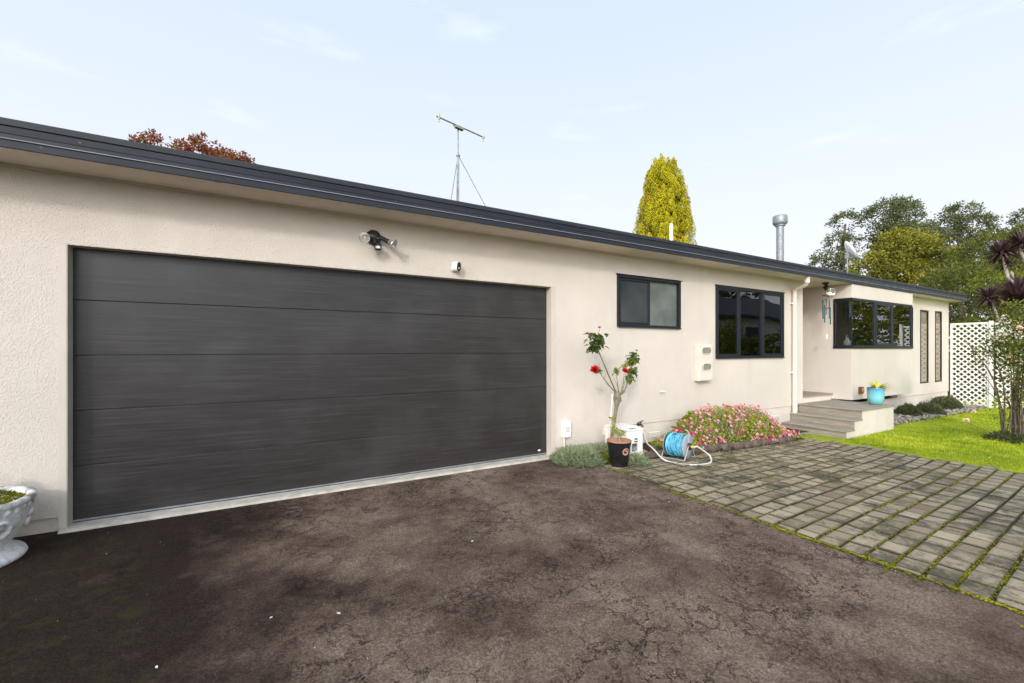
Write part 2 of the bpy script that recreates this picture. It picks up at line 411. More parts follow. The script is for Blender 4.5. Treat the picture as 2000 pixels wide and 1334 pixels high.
# lawn with a wavering edge towards the paving
lb = MB(); rows = []
for j in range(61):
    y = -14 + 13.9*j/60
    xe = 8.17 + .05*math.sin(y*3.1) + .03*math.sin(y*9.7+1)
    row = [(xe-.035, y, zg(xe)-.05), (xe-.012, y, zg(xe)+.006)]
    for i in range(41):
        x = xe + (44-xe)*(i/40)**1.6
        row.append((x, y, zg(x) + .012 + .012*math.sin(x*1.3+y)*min(1, i/4)))
    rows.append(row)
lb.grid(rows, True); kind(build('lawn', lb, M['lawn']), 'structure')
# bed of soil under the flowers and by the pot
sb = MB(); rows = []
for j in range(9):
    y = -.66 + .66*j/8
    rows.append([(3.24 + (8.5-3.24)*i/40, y*(1 if 3.24 + (8.5-3.24)*i/40 < 7.2 else .8), zg(3.24 + (8.5-3.24)*i/40) + .012 + .05*sm(4.5,5.2,3.24 + (8.5-3.24)*i/40) + .012*mnoise.noise((i*.9, j*.9, 0))) for i in range(41)])
sb.grid(rows, True); kind(build('garden_soil', sb, M['soil']), 'structure')
sb = MB(); rows = []
for j in range(7):
    y = -.92 + .82*j/6
    rows.append([(10.52 + (16.9-10.52)*i/40, y, zg(10.52 + (16.9-10.52)*i/40) + .02 + .05*math.sin(math.pi*j/6) + .02*mnoise.noise((i*.7, j*.9, 3))) for i in range(41)])
sb.grid(rows, True); kind(build('stone_bed_soil', sb, M['soil']), 'structure')

# pavers, one mesh
pv = MB(); ang = R(4.3); ca, sa = math.cos(ang), math.sin(ang)
PW, PL = .1475, .207
joints = []
for j in range(-62, 4):
    off = random.uniform(-.06,.06) + (.5*PL if (j % 3 == 0) else 0)*random.choice((0,1))
    for i in range(-3, 27):
        u = i*PL + off; v = j*PW
        cx = 3.5 + (u+PL/2)*ca - (v+PW/2)*sa; cy = -.60 + (u+PL/2)*sa + (v+PW/2)*ca
        if cx > 8.16 + .05*math.sin(cy*3.1) or cy > -.66 or cy < -8.5: continue
        gx = .012 + random.random()*.009; gy = .012 + random.random()*.009
        rot = ang + random.uniform(-.012,.012); dz = random.uniform(-.004,.005); tx = random.uniform(-.012,.012); ty = random.uniform(-.012,.012)
        crn = []
        for (a, b) in ((-1,-1),(1,-1),(1,1),(-1,1)):
            lx = a*(PL-gx)/2; ly = b*(PW-gy)/2
            x = cx + lx*math.cos(rot) - ly*math.sin(rot); y = cy + lx*math.sin(rot) + ly*math.cos(rot)
            x = max(3.505, x)
            crn.append((x, y, zg(x) + .010 + dz + lx*tx + ly*ty, lx, ly))
        if crn[1][0] - crn[0][0] < .02: continue
        rn = random.random()**1.0
        rn = .91 + .09*random.random() if random.random() < (.18 if (4.2 < cx < 5.6 and -2.7 < cy < -1.9) else .012) else .15 + rn*.70
        top = []; mid = []; bot = []
        for (x, y, z, lx, ly) in crn:
            kx = cx + (x-cx)*.93; ky = cy + (y-cy)*.91
            top.append((kx, ky, z)); mid.append((x, y, z-.005)); bot.append((x, y, z-.03))
        mx_ = sum(p[0] for p in top)/4; my_ = sum(p[1] for p in top)/4
        inn_ = []
        for (x, y, z) in top:
            fx_ = random.uniform(.74,.90); fy_ = random.uniform(.66,.86); inn_.append((mx_ + (x-mx_)*fx_, my_ + (y-my_)*fy_, z))
        pv.face(inn_, False, rn)
        for q in range(4):
            w = (q+1) % 4; pv.face([top[q], top[w], inn_[w], inn_[q]], False, rn if rn > .88 else max(.10, rn - random.uniform(.04,.30)))
        for q in range(4):
            w = (q+1) % 4
            pv.face([mid[q], mid[w], top[w], top[q]], False, .09); pv.face([bot[q], bot[w], mid[w], mid[q]], False, .0)
        joints.append((cx, cy, rot))
kind(build('paving', pv, M['paver'], rndattr=True), 'structure')

# moss in the joints and along the drive's edge
ms = MB()
def tuft(x, y, z, s, rn):
    for q in range(3):
        a = random.uniform(0, 6.28); d = Vector((math.cos(a)*.9, math.sin(a)*.9, random.uniform(.35,.9)))
        ms.leaf(Vector((x, y, z)), d, Vector((0,0,1)), s*random.uniform(.8,1.4), s*random.uniform(.7,1.2), min(1, max(0, rn + random.uniform(-.25,.25))), .2)
for (cx, cy, rot) in joints:
    # the long joints along the rows carry most of it
    amt = mnoise.noise((cx*.45, cy*1.7, 1.3))*.9 + mnoise.noise((cx*1.3, cy*6.9, 7.1))*.65 + .14
    if amt > .05:
        for q in range(int(6 + 46*min(1, amt))):
            t = random.uniform(-.5,.5)*PL
            x = cx + t*math.cos(rot) + .5*PW*math.sin(rot) + random.gauss(0,.006); y = cy + t*math.sin(rot) - .5*PW*math.cos(rot) + random.gauss(0,.005 + .004*amt)
            tuft(x, y, zg(x)+.004, .0095, .36 + .4*mnoise.noise((x*3, y*3, 0)))
    amt2 = mnoise.noise((cx*2.3, cy*2.1, 5.3)) + .22
    if amt2 > .1:
        for q in range(int(18*amt2)):
            t = random.uniform(-.5,.5)*PW
            x = cx + .5*PL*math.cos(rot) - t*math.sin(rot) + random.gauss(0,.004); y = cy + .5*PL*math.sin(rot) + t*math.cos(rot)
            tuft(x, y, zg(x)+.005, .010, .35)
y = -.75
while y > -8:
    amt = .5 + .9*mnoise.noise((y*1.1, 4, 2)) + .5*sm(-2.2, -3.2, y)
    for q in range(int(max(0, amt)*9)):
        x = 3.492 + random.gauss(0, .012) + .010*math.sin(y*5)
        tuft(x, y + random.uniform(0,.02), zg(x)+.002, .012, .55 + .3*mnoise.noise((y*4, 0, 0)))
    y -= .02
for (x0, y0, n) in ((3.30,-4.02,16), (3.24,-4.3,9), (3.4,-4.12,8)):
    for q in range(n): tuft(x0 + random.gauss(0,.012), y0 + random.gauss(0,.012), zg(x0)+.002, .010, .7)
kind(build('moss', ms, M['moss'], rndattr=True), 'stuff')

# grass blades
gr = MB()
for q in range(75000):
    x = 8.15 + 10.2*random.random()**1.35; y = -4.6 + 4.6*random.random()
    if x < 10.56 and y > -1.08: continue
    if y > -.78 - .06*math.sin(x*2.2) and x < 17.0: continue
    if x < 8.24 + .05*math.sin(y*3.1) + .05*mnoise.noise((y*9,0,0)): continue
    a = random.uniform(0, 6.28); h = random.uniform(.018,.042); ln = random.uniform(.1,.8)*h
    w = random.uniform(.0035,.006)
    z = zg(x) + .012
    dx, dy = math.cos(a), math.sin(a)
    rn = min(1, max(0, .5 + .6*mnoise.noise((x*.9, y*.9, 0)) + .5*mnoise.noise((x*4,y*4,5)) + random.uniform(-.3,.3)))
    gr.face([(x-dy*w, y+dx*w, z), (x+dy*w, y-dx*w, z), (x+dx*ln, y+dy*ln, z+h)], False, rn)
kind(build('grass', gr, M['grass'], rndattr=True), 'stuff')

# petals and leaf litter
lt = MB()
def litter(x, y, s, rn, z=None):
    a = random.uniform(0, 6.28); z = zg(x)+.006 if z is None else z
    p = [(s,0),(s*.2,s*.55),(-s*.8,.25*s),(-s*.5,-.5*s),(s*.3,-.45*s)]
    lt.face([(x + u*math.cos(a) - v*math.sin(a), y + u*math.sin(a) + v*math.cos(a), z + random.uniform(0,.006)) for u, v in p], False, rn)
for q in range(120):
    x = random.uniform(-1.4, 3.45); y = random.uniform(-3.6, -.15); litter(x, y, random.uniform(.002,.0042), random.choice((.3,.4,.45,.55,.7)))
for (x, y, s) in ((.33,-2.18,.017), (.02,-2.05,.012), (-.42,-2.2,.010), (1.3,-1.75,.012), (1.72,-1.55,.010), (.85,-1.2,.010), (3.2,-1.9,.011), (2.3,-.9,.009)):
    litter(x, y, s, .8)
for q in range(220):
    x = random.uniform(5.2, 8.3); y = -.70 - abs(random.gauss(0,.09)); litter(x, y, random.uniform(.006,.013), random.choice((.1,.2,.3,.9,1.,.05)), zg(x)+.016)
for q in range(90):
    x = random.uniform(3.55, 5.3); y = -.80 - abs(random.gauss(0,.16)); litter(x, y, random.uniform(.006,.012), random.choice((.1,.2,.3,.6)), zg(x)+.016)
for q in range(70):
    y = random.uniform(-3.6,-1.2); x = 8.22 + random.gauss(0,.06); litter(x, y, random.uniform(.008,.015), random.uniform(0,.4), zg(x)+.03)
for q in range(26):
    y = random.uniform(-3.6,-1.2); x = random.uniform(8.4,11); litter(x, y, random.uniform(.01,.02), random.uniform(.4,.9), zg(x)+.045)
kind(build('leaf_litter', lt, M['litter'], rndattr=True), 'stuff')

# ------------------------------------------------------------------ house
H = thing('house', 'long low beige stucco house with charcoal gutter, double garage door and bay window', 'house', (8, 3, 0))
def wall_cells(mb, us, zs, solid, P, d0, d1):
    """wall made of cells in u and z; P(u, d, z) maps to the world, d0 outer face, d1 inner face"""
    nu, nz = len(us)-1, len(zs)-1
    S = lambda i, j: 0 <= i < nu and 0 <= j < nz and solid((us[i]+us[i+1])/2, (zs[j]+zs[j+1])/2)
    for i in range(nu):
        for j in range(nz):
            if not S(i, j): continue
            a, b, c, d = us[i], us[i+1], zs[j], zs[j+1]
            mb.face([P(a,d0,c), P(b,d0,c), P(b,d0,d), P(a,d0,d)])
            mb.face([P(a,d1,c), P(a,d1,d), P(b,d1,d), P(b,d1,c)])
            if not S(i-1,j): mb.face([P(a,d1,c), P(a,d0,c), P(a,d0,d), P(a,d1,d)])
            if not S(i+1,j): mb.face([P(b,d0,c), P(b,d1,c), P(b,d1,d), P(b,d0,d)])
            if not S(i,j-1): mb.face([P(a,d1,c), P(b,d1,c), P(b,d0,c), P(a,d0,c)])
            if not S(i,j+1): mb.face([P(a,d0,d), P(b,d0,d), P(b,d1,d), P(a,d1,d)])
DX0, DX1, DZ = -1.350, 3.228, 2.195
W1 = (4.368, 5.686, 1.722, 2.448); W2 = (6.595, 8.632, 1.242, 2.456)
SZ = 2.752                                  # soffit level
fw = MB()
def front_solid(x, z):
    if DX0 < x < DX1 and z < DZ: return False
    for w in (W1, W2):
        if w[0] < x < w[1] and w[2] < z < w[3]: return False
    if x > 4.45 and z < .275: return False
    return True
wall_cells(fw, [-9, DX0, DX1, W1[0], 4.45, W1[1], W2[0], W2[1], 9.353], [.085, .275, W2[2], W1[2], DZ, W1[3], W2[3], SZ+.1], front_solid, lambda u,d,z: (u,d,z), 0, .16)
wall = build('front_wall', fw, M['stucco'], H, bevel=.006)
pl = MB()
pl.box(-9, DX0-.012, .014, .15, -.25, .0835); build('plinth', pl, M['stucco'], H)
pl = MB(); pl.box(DX1+.012, 4.45, .014, .15, -.3, .0835); build('plinth', pl, M['stucco'], H)
pl = MB(); pl.box(4.4505, 9.34, .014, .15, -.4, .2735); build('plinth', pl, M['stucco'], H)
# recess (entry) walls
BX, BY, BXR, FY, FXE = 10.5, -.372, 13.55, -.12, 16.91
rc = MB(); rc.box(9.203, 9.353, .161, 2.5, -.3, SZ+.1); rc.box(9.203, 10.65, 2.501, 2.65, -.3, SZ+.1)
build('entry_recess_wall', rc, M['smooth_stucco'], H)
ew = MB()
wall_cells(ew, [BY, -.039, 2.5], [.335, 1.418, 2.46, SZ+.1], lambda u, z: not (u < -.039 and 1.418 < z < 2.46), lambda u,d,z: (d,u,z), BX, BX+.12)
build('entry_side_wall', ew, M['smooth_stucco'], H, bevel=.005)
ep = MB(); ep.box(BX+.06, BX+.12, -.1, 2.45, -.35, .334); build('entry_plinth', ep, M['smooth_stucco'], H)
bw = MB()
wall_cells(bw, [BX+.121, BXR], [.335, 1.418], lambda u, z: True, lambda u,d,z: (u,d,z), BY, BY+.12)
wall_cells(bw, [BXR-.12, BXR], [1.42, 2.42], lambda u, z: False, lambda u,d,z: (u,d,z), BY, BY+.12)
bw.box(BXR-.12, BXR, BY+.121, FY-.001, .335, 1.418); bw.box(BXR-.10, BXR-.005, BY+.10, FY-.001, 1.4185, 2.50)
bw.box(BX+.121, BXR-.121, BY+.121, FY+.2, .335, .40)
build('bay_wall', bw, M['smooth_stucco'], H, bevel=.005)
bh = MB(); bh.box(BX-.003, BXR+.03, BY-.004, BY+.14, 2.455, SZ-.009); bh.box(BXR-.1, BXR+.03, BY+.141, FY-.001, 2.455, SZ-.004)
bh.box(BX+.121, BXR-.101, BY+.141, FY+.2, 2.50, 2.56)
build('bay_header', bh, M['smooth_stucco'], H, bevel=.006)
NW = ((14.875, 15.395, .505, 2.418), (15.895, 16.35, .505, 2.43))
fr = MB()
wall_cells(fr, [BXR-.1, NW[0][0], NW[0][1], NW[1][0], NW[1][1], FXE], [.196, .505, 2.424, SZ+.1], lambda x, z: not any(w[0] < x < w[1] and .505 < z < 2.424 for w in NW), lambda u,d,z: (u,d,z), FY, FY+.14)
build('far_wall', fr, M['smooth_stucco'], H, bevel=.005)
pl = MB(); pl.box(BX+.13, FXE-.012, FY+.018, FY+.12, -.4, .1945); build('plinth', pl, M['smooth_stucco'], H)
oth = MB(); oth.box(FXE-.15, FXE, FY+.141, 7, -.4, SZ+.1); oth.box(-9, FXE, 7.001, 7.15, -.4, SZ+.1); oth.box(-9.15, -9.001, 0, 7, -.4, SZ+.1)
build('outer_wall', oth, M['stucco'], H)
inn = MB(); inn.box(-8.9, 9.1, 4.2, 4.25, -.2, SZ-.03); inn.box(10.7, 16.7, 3.4, 3.45, -.2, SZ-.03); inn.box(3.7, 3.76, .2, 4.1, -.2, SZ-.03); inn.box(6.05, 6.1, .2, 4.1, -.2, SZ-.03); inn.box(14.0, 14.05, .3, 3.3, -.2, SZ-.03)
build('interior_wall', inn, M['interior'], H)
fl = MB(); fl.box(3.8, 9.15, .2, 6.9, .28, .33); fl.box(10.66, 16.7, .25, 6.9, .36, .40); build('interior_floor', fl, M['interior_floor'], H)
# soffit, roof, gutter
GX0, GX1, GY = -9.5, 17.30, -.39
so = MB(); so.box(GX0, GX1, GY+.01, -.0005, SZ, SZ+.012)
so.box(9.354, 10.499, .0, 2.5, SZ+.0005, SZ+.0125); so.box(FXE+.001, GX1, 0, 7.3, SZ+.0003, SZ+.0123)
build('soffit', so, M['soffit'], H)
sj = MB()
for x in (-.35, 2.05, 4.45, 6.85, 9.25, 11.65): sj.box(x-.018, x+.018, GY+.04, -.002, SZ-.004, SZ-.0003)
sj.box(GX0, 9.34, -.022, -.003, SZ-.016, SZ-.0004)
build('soffit_trim', sj, M['soffit'], H)
gu = MB()
prof = [(-.375,2.7515),(-.385,2.746),(-.396,2.742),(-.401,2.747),(-.401,2.796),(-.408,2.7985),(-.4085,2.8005),(-.3995,2.8075),(-.397,2.838),(-.4005,2.843),(-.4005,2.850),(-.396,2.856),(-.398,2.886),(-.392,2.891),(-.38,2.891),(-.368,2.87),(-.368,2.7515)]
gu.extrude(prof[::-1], (GX0, GX1)); gut = build('gutter', gu, M['gutter'], H)
bd = MB(); bd.extrude([(-.4088,2.7990),(-.4112,2.8015),(-.4012,2.8098),(-.3990,2.8082)][::-1], (GX0, GX1)); build('gutter_glint', bd, M['bead_glint'], H)  # pale strip painting the glint along the gutter
for x in (2.28, 8.6):
    jb = MB(); jb.extrude([(-.4025,2.746),(-.4025,2.7945),(-.395,2.7945),(-.395,2.746)], (x, x+.010)); build('gutter_joint', jb, M['gutter'], H)
re_ = MB(); ep_ = [(-.366,2.80),(-.384,2.897),(-.394,2.901),(-.396,2.938),(-.388,2.948),(-.30,2.956),(-.30,2.80)]
re_.extrude(ep_[::-1], (GX0-.02, GX1+.02)); build('roof_edge', re_, M['edge_dark'], H)
rf = MB(); pitch = math.tan(R(7)); RY = 3.5
zr = 2.945
rf.extrude([(-.31,zr),(RY,zr+pitch*(RY+.31)),(7.4,zr),(7.4,zr-.05),(RY,zr+pitch*(RY+.31)-.05),(-.31,zr-.05)][::-1], (GX0, GX1))
k = -90
for i in range(int((GX1-GX0)/.19)):
    x = GX0 + .1 + i*.19
    rf.extrude([(-.30,zr+.001),(-.30,zr+.020),(RY,zr+pitch*(RY+.31)+.02),(7.38,zr+.02),(7.38,zr+.001),(RY,zr+pitch*(RY+.31)+.001)], (x, x+.04))
build('roof', rf, M['edge_dark'], H)
ge = MB(); ge.extrude([(-.29,2.765),(-.29,2.925),(RY,2.93+pitch*(RY+.3)),(7.35,2.93),(7.35,2.765)], (FXE-.002, FXE+.06)); build('gable_end', ge, M['smooth_stucco'], H)

# garage door
gd = thing_door = None
gdm = MB(); gdm.box(DX0-.02, DX1+.02, .135, .15, -.05, 2.3); door = build('garage_door', gdm, M['dark_plastic'], H)
zj = [.0, .445, .89, 1.335, 1.78, 2.28]
for a, b in zip(zj[:-1], zj[1:]):
    p = MB(); p.extrude([(.1105,b-.0012),(.108,b-.005),(.108,a+.005),(.1105,a+.0012),(.134,a+.0012),(.134,b-.0012)], (DX0-.01, DX1+.01)); build('door_panel', p, M['door'], door)
p = MB(); p.box(DX0, DX1, .104, .1075, .006, .019); build('bottom_rail', p, M['steel'], door)
p = MB(); p.box(DX0, DX1, .106, .134, -.014, .0015); build('rubber_seal', p, M['dark_plastic'], door)
p = MB()
p.lathe([(0,0),(.019,0),(.022,-.001),(.022,-.003)], (0,0,0), 24, Matrix.Translation((3.10,.1065,.062)) @ Matrix.Rotation(R(90),4,'X') @ Matrix.Diagonal((1,.55,1,1))); build('badge', p, M['white_plastic'], door)
th = MB(); th.extrude([(-.075,-.06),(-.07,-.005),(-.03,.002),(.105,-.002),(.158,-.002),(.158,-.06)], (DX0-.03, DX1+.03)); build('door_sill', th, M['concrete'], H, bevel=.006)
jm = MB(); jm.box(DX0+.0005, DX0+.007, -.003, .104, -.012, DZ-.0005); build('door_jamb', jm, M['jamb'], H)
jm = MB(); jm.box(DX1-.014, DX1-.0005, -.004, .104, -.012, DZ-.0005); jm.box(DX1+.0005, DX1+.05, -.008, -.0005, -.012, DZ+.01); build('door_jamb', jm, M['beige_paint'], H)
jm = MB(); jm.box(DX0-.045, DX0-.0005, -.003, -.0005, -.012, DZ); build('door_jamb', jm, M['beige_paint'], H)

# windows
def frame_rect(mb, P, u0, u1, z0, z1, w, d0, d1, sides='lrtb'):
    def b(a0, a1, c0, c1):
        pts = [P(a,d,c) for d in (d0,d1) for (a,c) in ((a0,c0),(a1,c0),(a1,c1),(a0,c1))]
        i = len(mb.v); mb.v.extend(pts)
        for q in ((0,1,2,3),(7,6,5,4),(0,4,5,1),(1,5,6,2),(2,6,7,3),(3,7,4,0)): mb.f.append(tuple(i+k for k in q)); mb.sm.append(False); mb.rn.append(.5)
    if 'b' in sides: b(u0, u1, z0, z0+w)
    if 't' in sides: b(u0, u1, z1-w, z1)
    if 'l' in sides: b(u0, u0+w, z0+w+.0005, z1-w-.0005)
    if 'r' in sides: b(u1-w, u1, z0+w+.0005, z1-w-.0005)
PX = lambda u, d, z: (u, d, z)
def pane(parent, u0, u1, z0, z1, d, mat, P=PX):
    m = MB(); frame_rect(m, P, u0, u1, z0, z1, (z1-z0)/2-.0001, d, d+.005, 'tb'); 
    m2 = MB(); pts = [P(a,dd,c) for dd in (d, d+.005) for (a,c) in ((u0,z0),(u1,z0),(u1,z1),(u0,z1))]
    m2.v.extend(pts)
    for q in ((0,1,2,3),(7,6,5,4),(0,4,5,1),(1,5,6,2),(2,6,7,3),(3,7,4,0)): m2.f.append(q); m2.sm.append(False); m2.rn.append(.5)
    return build('glass_pane', m2, mat, parent)
def sash(parent, u0, u1, z0, z1, d, w=.045, P=PX):
    m = MB(); frame_rect(m, P, u0, u1, z0, z1, w, d, d+.035); return build('sash', m, M['frame'], parent, bevel=.004)
# small sliding window
a, b, c, d = W1
m = MB(); frame_rect(m, PX, a-.012, b+.012, c-.012, d+.012, .038, -.022, .06); m.box(a-.035, b+.035, -.034, .0, d+.0125, d+.024)
m.box(a-.014, b+.014, -.038, -.0225, c-.016, c-.004)
w1 = build('window', m, M['frame'], H, bevel=.004); w1['label'] = 'small two-sash sliding window with obscure glass'
mid = 4.985
sash(w1, a+.028, mid+.04, c+.028, d-.028, -.005, .036); pane(w1, a+.064, mid+.004, c+.064, d-.064, .010, M['obscure'])
pane(w1, mid+.041, b-.028, c+.028, d-.028, .034, M['obscure_pale'])
# three-light window
a, b, c, d = W2
m = MB(); frame_rect(m, PX, a-.012, b+.012, c-.012, d+.012, .040, -.022, .06); m.box(a-.035, b+.035, -.034, .0, d+.0125, d+.024)
m.box(a-.014, b+.014, -.038, -.0225, c-.016, c-.004)
for x in (7.245, 7.945): m.box(x-.022, x+.022, -.016, .055, c+.0285, d-.0285)
w2 = build('window', m, M['frame'], H, bevel=.004); w2['label'] = 'wide three-light window reflecting the trees'
sash(w2, a+.029, 7.222, c+.029, d-.029, -.012, .034); sash(w2, 7.968, b-.029, c+.029, d-.029, -.012, .034)
pane(w2, a+.063, 7.188, c+.063, d-.063, .005, M['glass']); pane(w2, 7.268, 7.922, c+.029, d-.029, .02, M['glass']); pane(w2, 8.002, b-.063, c+.063, d-.063, .005, M['glass'])
cu = MB(); rows = []
for z in (1.15, 2.5): rows.append([(8.66 + .46*i/40, .26 + .03*math.sin(i*1.25), z) for i in range(41)])
cu.grid(rows, True); cur = build('curtain', cu, M['curtain'], w2); sd = cur.modifiers.new('thick','SOLIDIFY'); sd.thickness = .004
# bay window: corner light, fixed light, opening light, end light
PS = lambda u, d, z: (BX + d, u, z)       # the side light, u along y
zb, zt = 1.418, 2.458
m = MB()
m.box(BX-.025, BXR-.02, BY-.030, BY+.045, zb-.012, zb+.05); m.box(BX-.025, BX+.06, BY+.0455, -.04, zb-.012, zb+.05)
m.box(BX-.012, BXR-.03, BY-.012, BY+.045, zt-.050, zt-.004); m.box(BX-.012, BX+.045, BY+.0455, -.04, zt-.050, zt-.004)
m.box(BX-.014, BX+.05, -.085, -.04, zb+.0505, zt-.0505)
m.box(BX-.004, BX+.010, BY-.004, BY+.010, zb+.0505, zt-.0505)
for x, w in ((11.53,.035), (12.42,.032)): m.box(x-w, x+w, BY-.014, BY+.05, zb+.0505, zt-.0505)
m.box(BXR-.085, BXR-.035, BY-.012, BY+.045, zb+.0505, zt-.0505)
bwin = build('window', m, M['frame'], H, bevel=.004); bwin['label'] = 'corner bay window with roller blinds half down'
sash(bwin, 11.566, 12.387, zb+.052, zt-.052, BY-.02)
pane(bwin, BX+.012, 11.494, zb+.0505, zt-.0505, BY+.006, M['glass']); pane(bwin, 11.612, 12.34, zb+.099, zt-.099, BY-.002, M['glass']); pane(bwin, 12.453, BXR-.086, zb+.0505, zt-.0505, BY+.006, M['glass'])
pane(bwin, BY+.012, -.086, zb+.0505, zt-.0505, .006, M['glass'], PS)
m = MB(); m.box(BXR-.034, BXR-.0055, BY-.02, BY+.0995, zb+.0, zt-.05); build('end_mullion', m, M['frame'], bwin)
for (x0, x1, z0) in ((10.60,11.40,2.08), (11.62,12.28,2.07), (12.46,13.25,2.06)):
    m = MB(); m.box(x0, x1, BY+.085, BY+.088, z0, 2.44); m.box(x0-.02, x1+.02, BY+.078, BY+.096, z0-.02, z0-.0003); m.tube([(x0-.02,BY+.1,2.43),(x1+.02,BY+.1,2.43)], .028, 10); build('roller_blind', m, M['blind'], bwin)
for (a, b, c, d), lab in zip(NW, ('first narrow window', 'second narrow window')):
    m = MB(); frame_rect(m, PX, a-.01, b+.01, c-.01, d+.01, .036, FY-.012, FY+.03)
    w = build('window', m, M['frame'], H, bevel=.004); w['label'] = 'tall narrow window with a beige blind'
    pane(w, a+.0265, b-.0265, c+.0265, d-.0265, FY+.002, M['glass_soft'])
    m = MB(); m.box(a+.027, b-.027, FY+.016, FY+.020, c+.027, d-.26); m.box(a+.027, b-.027, FY+.014, FY+.022, d-.26+.0003, d-.245); m.box(a+.027,b-.027,FY+.0225,FY+.029,d-.25,d-.03); build('blind', m, M['beige_blind'], w)

# downpipe
m = MB(); m.tube([(8.80,-.352,2.75),(8.80,-.348,2.66),(8.82,-.32,2.61),(8.92,-.12,2.565),(8.945,-.062,2.53),(8.95,-.05,2.46),(8.95,-.05,1.2),(8.95,-.05,-.012)], .040, 14)
for pz in ((8.80,-.348,2.66),(8.945,-.06,2.53)): m.lathe([(.045,-.03),(.046,0),(.045,.03)], pz, 14)
dp = build('downpipe', m, M['cream_paint'], H)
for z in (2.28, .93):
    m = MB(); m.box(8.86, 9.0, -.012, -.0005, z-.012, z+.012); m.lathe([(.0405,-.014),(.0445,-.012),(.0445,.012),(.0405,.014)], (8.95,-.05,z), 14); m.box(8.87,8.92,-.04,-.0125,z-.01,z+.01); build('bracket', m, M['white_plastic'], dp)
for (x0, z0) in ((5.0, .06), (8.30, .055)):
    m = MB()
    for q in range(4): m.extrude([(.012,z0+q*.022),(-.006,z0+q*.022-.010),(-.006,z0+q*.022-.005),(.012,z0+q*.022+.006)], (x0, x0+.24))
    build('vent_grille', m, M['cream_paint'], H)
# entry landing and its riser
m = MB(); 
for i in range(8): m.box(9.36+i*.142, 9.36+i*.142+.137, -.03, 2.49, .425, .452)
build('entry_landing', m, M['timber'], H)
m = MB(); m.box(9.356, 10.497, .002, .1, -.2, .424); build('entry_riser', m, M['cream_paint'], H)
m = MB(); m.box(9.55, 10.38, 2.46, 2.499, .453, 2.45); build('front_door', m, M['frame'], H)
m = MB(); m.tube([(12.24,2,3.1),(12.24,2,4.78)], .092, 20); m.tube([(12.24,2,4.77),(12.24,2,4.80)],.125,20); m.tube([(12.24,2,4.80),(12.24,2,4.84),(12.24,2,4.86),(12.24,2,5.02),(12.24,2,5.05)], [.14,.175,.18,.18,.165], 20); build('flue', m, M['steel'], H)
m = MB(); m.tube([(7.88,2,3.1),(7.88,2,4.17),(7.88,2,4.21)], [.04,.04,.025], 12); build('vent_pipe', m, M['white_plastic'], H)

# ------------------------------------------------------------------ porch steps
PSX = thing('porch_steps', 'weathered grey timber deck with two steps down to the paving', 'steps', (9.5, -.5, -.165))
yf = -1.045
m = MB()
for i in range(9): m.box(9.17+i*.149, 9.17+i*.149+.144, yf-.02, -.004, .284, .312)
build('deck_board', m, M['timber'], PSX, bevel=.003)
for (x0, x1, z) in ((8.885, 9.19, .152), (8.59, 8.905, -.008)):
    m = MB(); m.box(x0, x0+.148, yf-.02, -.004, z-.028, z); m.box(x0+.152, x1, yf-.02, -.004, z-.028, z); build('tread', m, M['timber'], PSX, bevel=.003)
for (x, z0, z1) in ((9.193, .1525, .2835), (8.908, -.0075, .1235), (8.615, -.18, -.0365)):
    m = MB(); m.box(x, x+.022, yf, -.004, z0, z1); build('riser', m, M['timber'], PSX, bevel=.003)
m = MB(); m.extrude([(8.638,-.19),(8.638,-.037),(8.931,-.037),(8.931,.1235),(9.216,.1235),(9.216,.2835),(10.51,.2835),(10.51,-.19)][::-1], (yf-.002, yf+.018), 'y'); 
m.box(10.492,10.51, yf+.0185,-.40,-.2,.2835); build('side_panel', m, M['smooth_stucco'], PSX)

# ------------------------------------------------------------------ fixtures on the wall
def rotM(loc, d, roll=0):
    d = Vector(d).normalized(); q = d.to_track_quat('Z', 'Y'); return Matrix.Translation(loc) @ q.to_matrix().to_4x4()
def par_lamp(parent, base, d, s=1.0, holder=True):
    A = rotM(base, d)
    m = MB(); m.lathe([(0,0),(.022*s,0),(.024*s,.01*s),(.024*s,.085*s),(.028*s,.09*s),(.028*s,.10*s),(0,.101*s)], (0,0,0), 16, A)
    h = build('lamp_holder', m, M['dark_plastic'], parent)
    m = MB(); m.lathe([(.018*s,.101*s),(.022*s,.11*s),(.045*s,.145*s),(.058*s,.165*s),(.061*s,.172*s),(.060*s,.178*s),(.057*s,.176*s),(.048*s,.158*s),(.030*s,.138*s),(.014*s,.130*s),(.001,.129*s)], (0,0,0), 24, A); lamp = build('lamp', m, M['chrome_lamp'], parent)
    m = MB(); m.lathe([(.001,.131*s),(.010*s,.134*s),(.016*s,.150*s),(.010*s,.166*s),(.001,.168*s)], (0,0,0), 14, A); build('bulb', m, M['white_plastic'], lamp)
    m = MB(); m.lathe([(.0598*s,.1785*s),(.045*s,.186*s),(.02*s,.190*s),(0.001,.191*s)], (0,0,0), 24, A); build('lens', m, M['glass_soft'], lamp)
k = NT('clear_lamp_lens', .12, .8); k.b.inputs['Coat Weight'].default_value = .6
k.color(k.ramp(k.noise(28, 3), [(.35,(.30,.30,.28)),(.6,(.66,.66,.62))])); M['lens'] = k.m
FL = thing('floodlight', 'black twin floodlight with sensor on the wall above the garage door', 'floodlight', (.965, 0, 2.52))
fx = .965
m = MB(); m.lathe([(.080,0),(.080,.014),(.074,.036),(.054,.060),(.024,.072),(0.001,.074)], (0,0,0), 24, Matrix.Translation((fx,-.0,2.546)) @ Matrix.Rotation(R(90),4,'X')); build('base', m, M['dark_plastic'], FL)
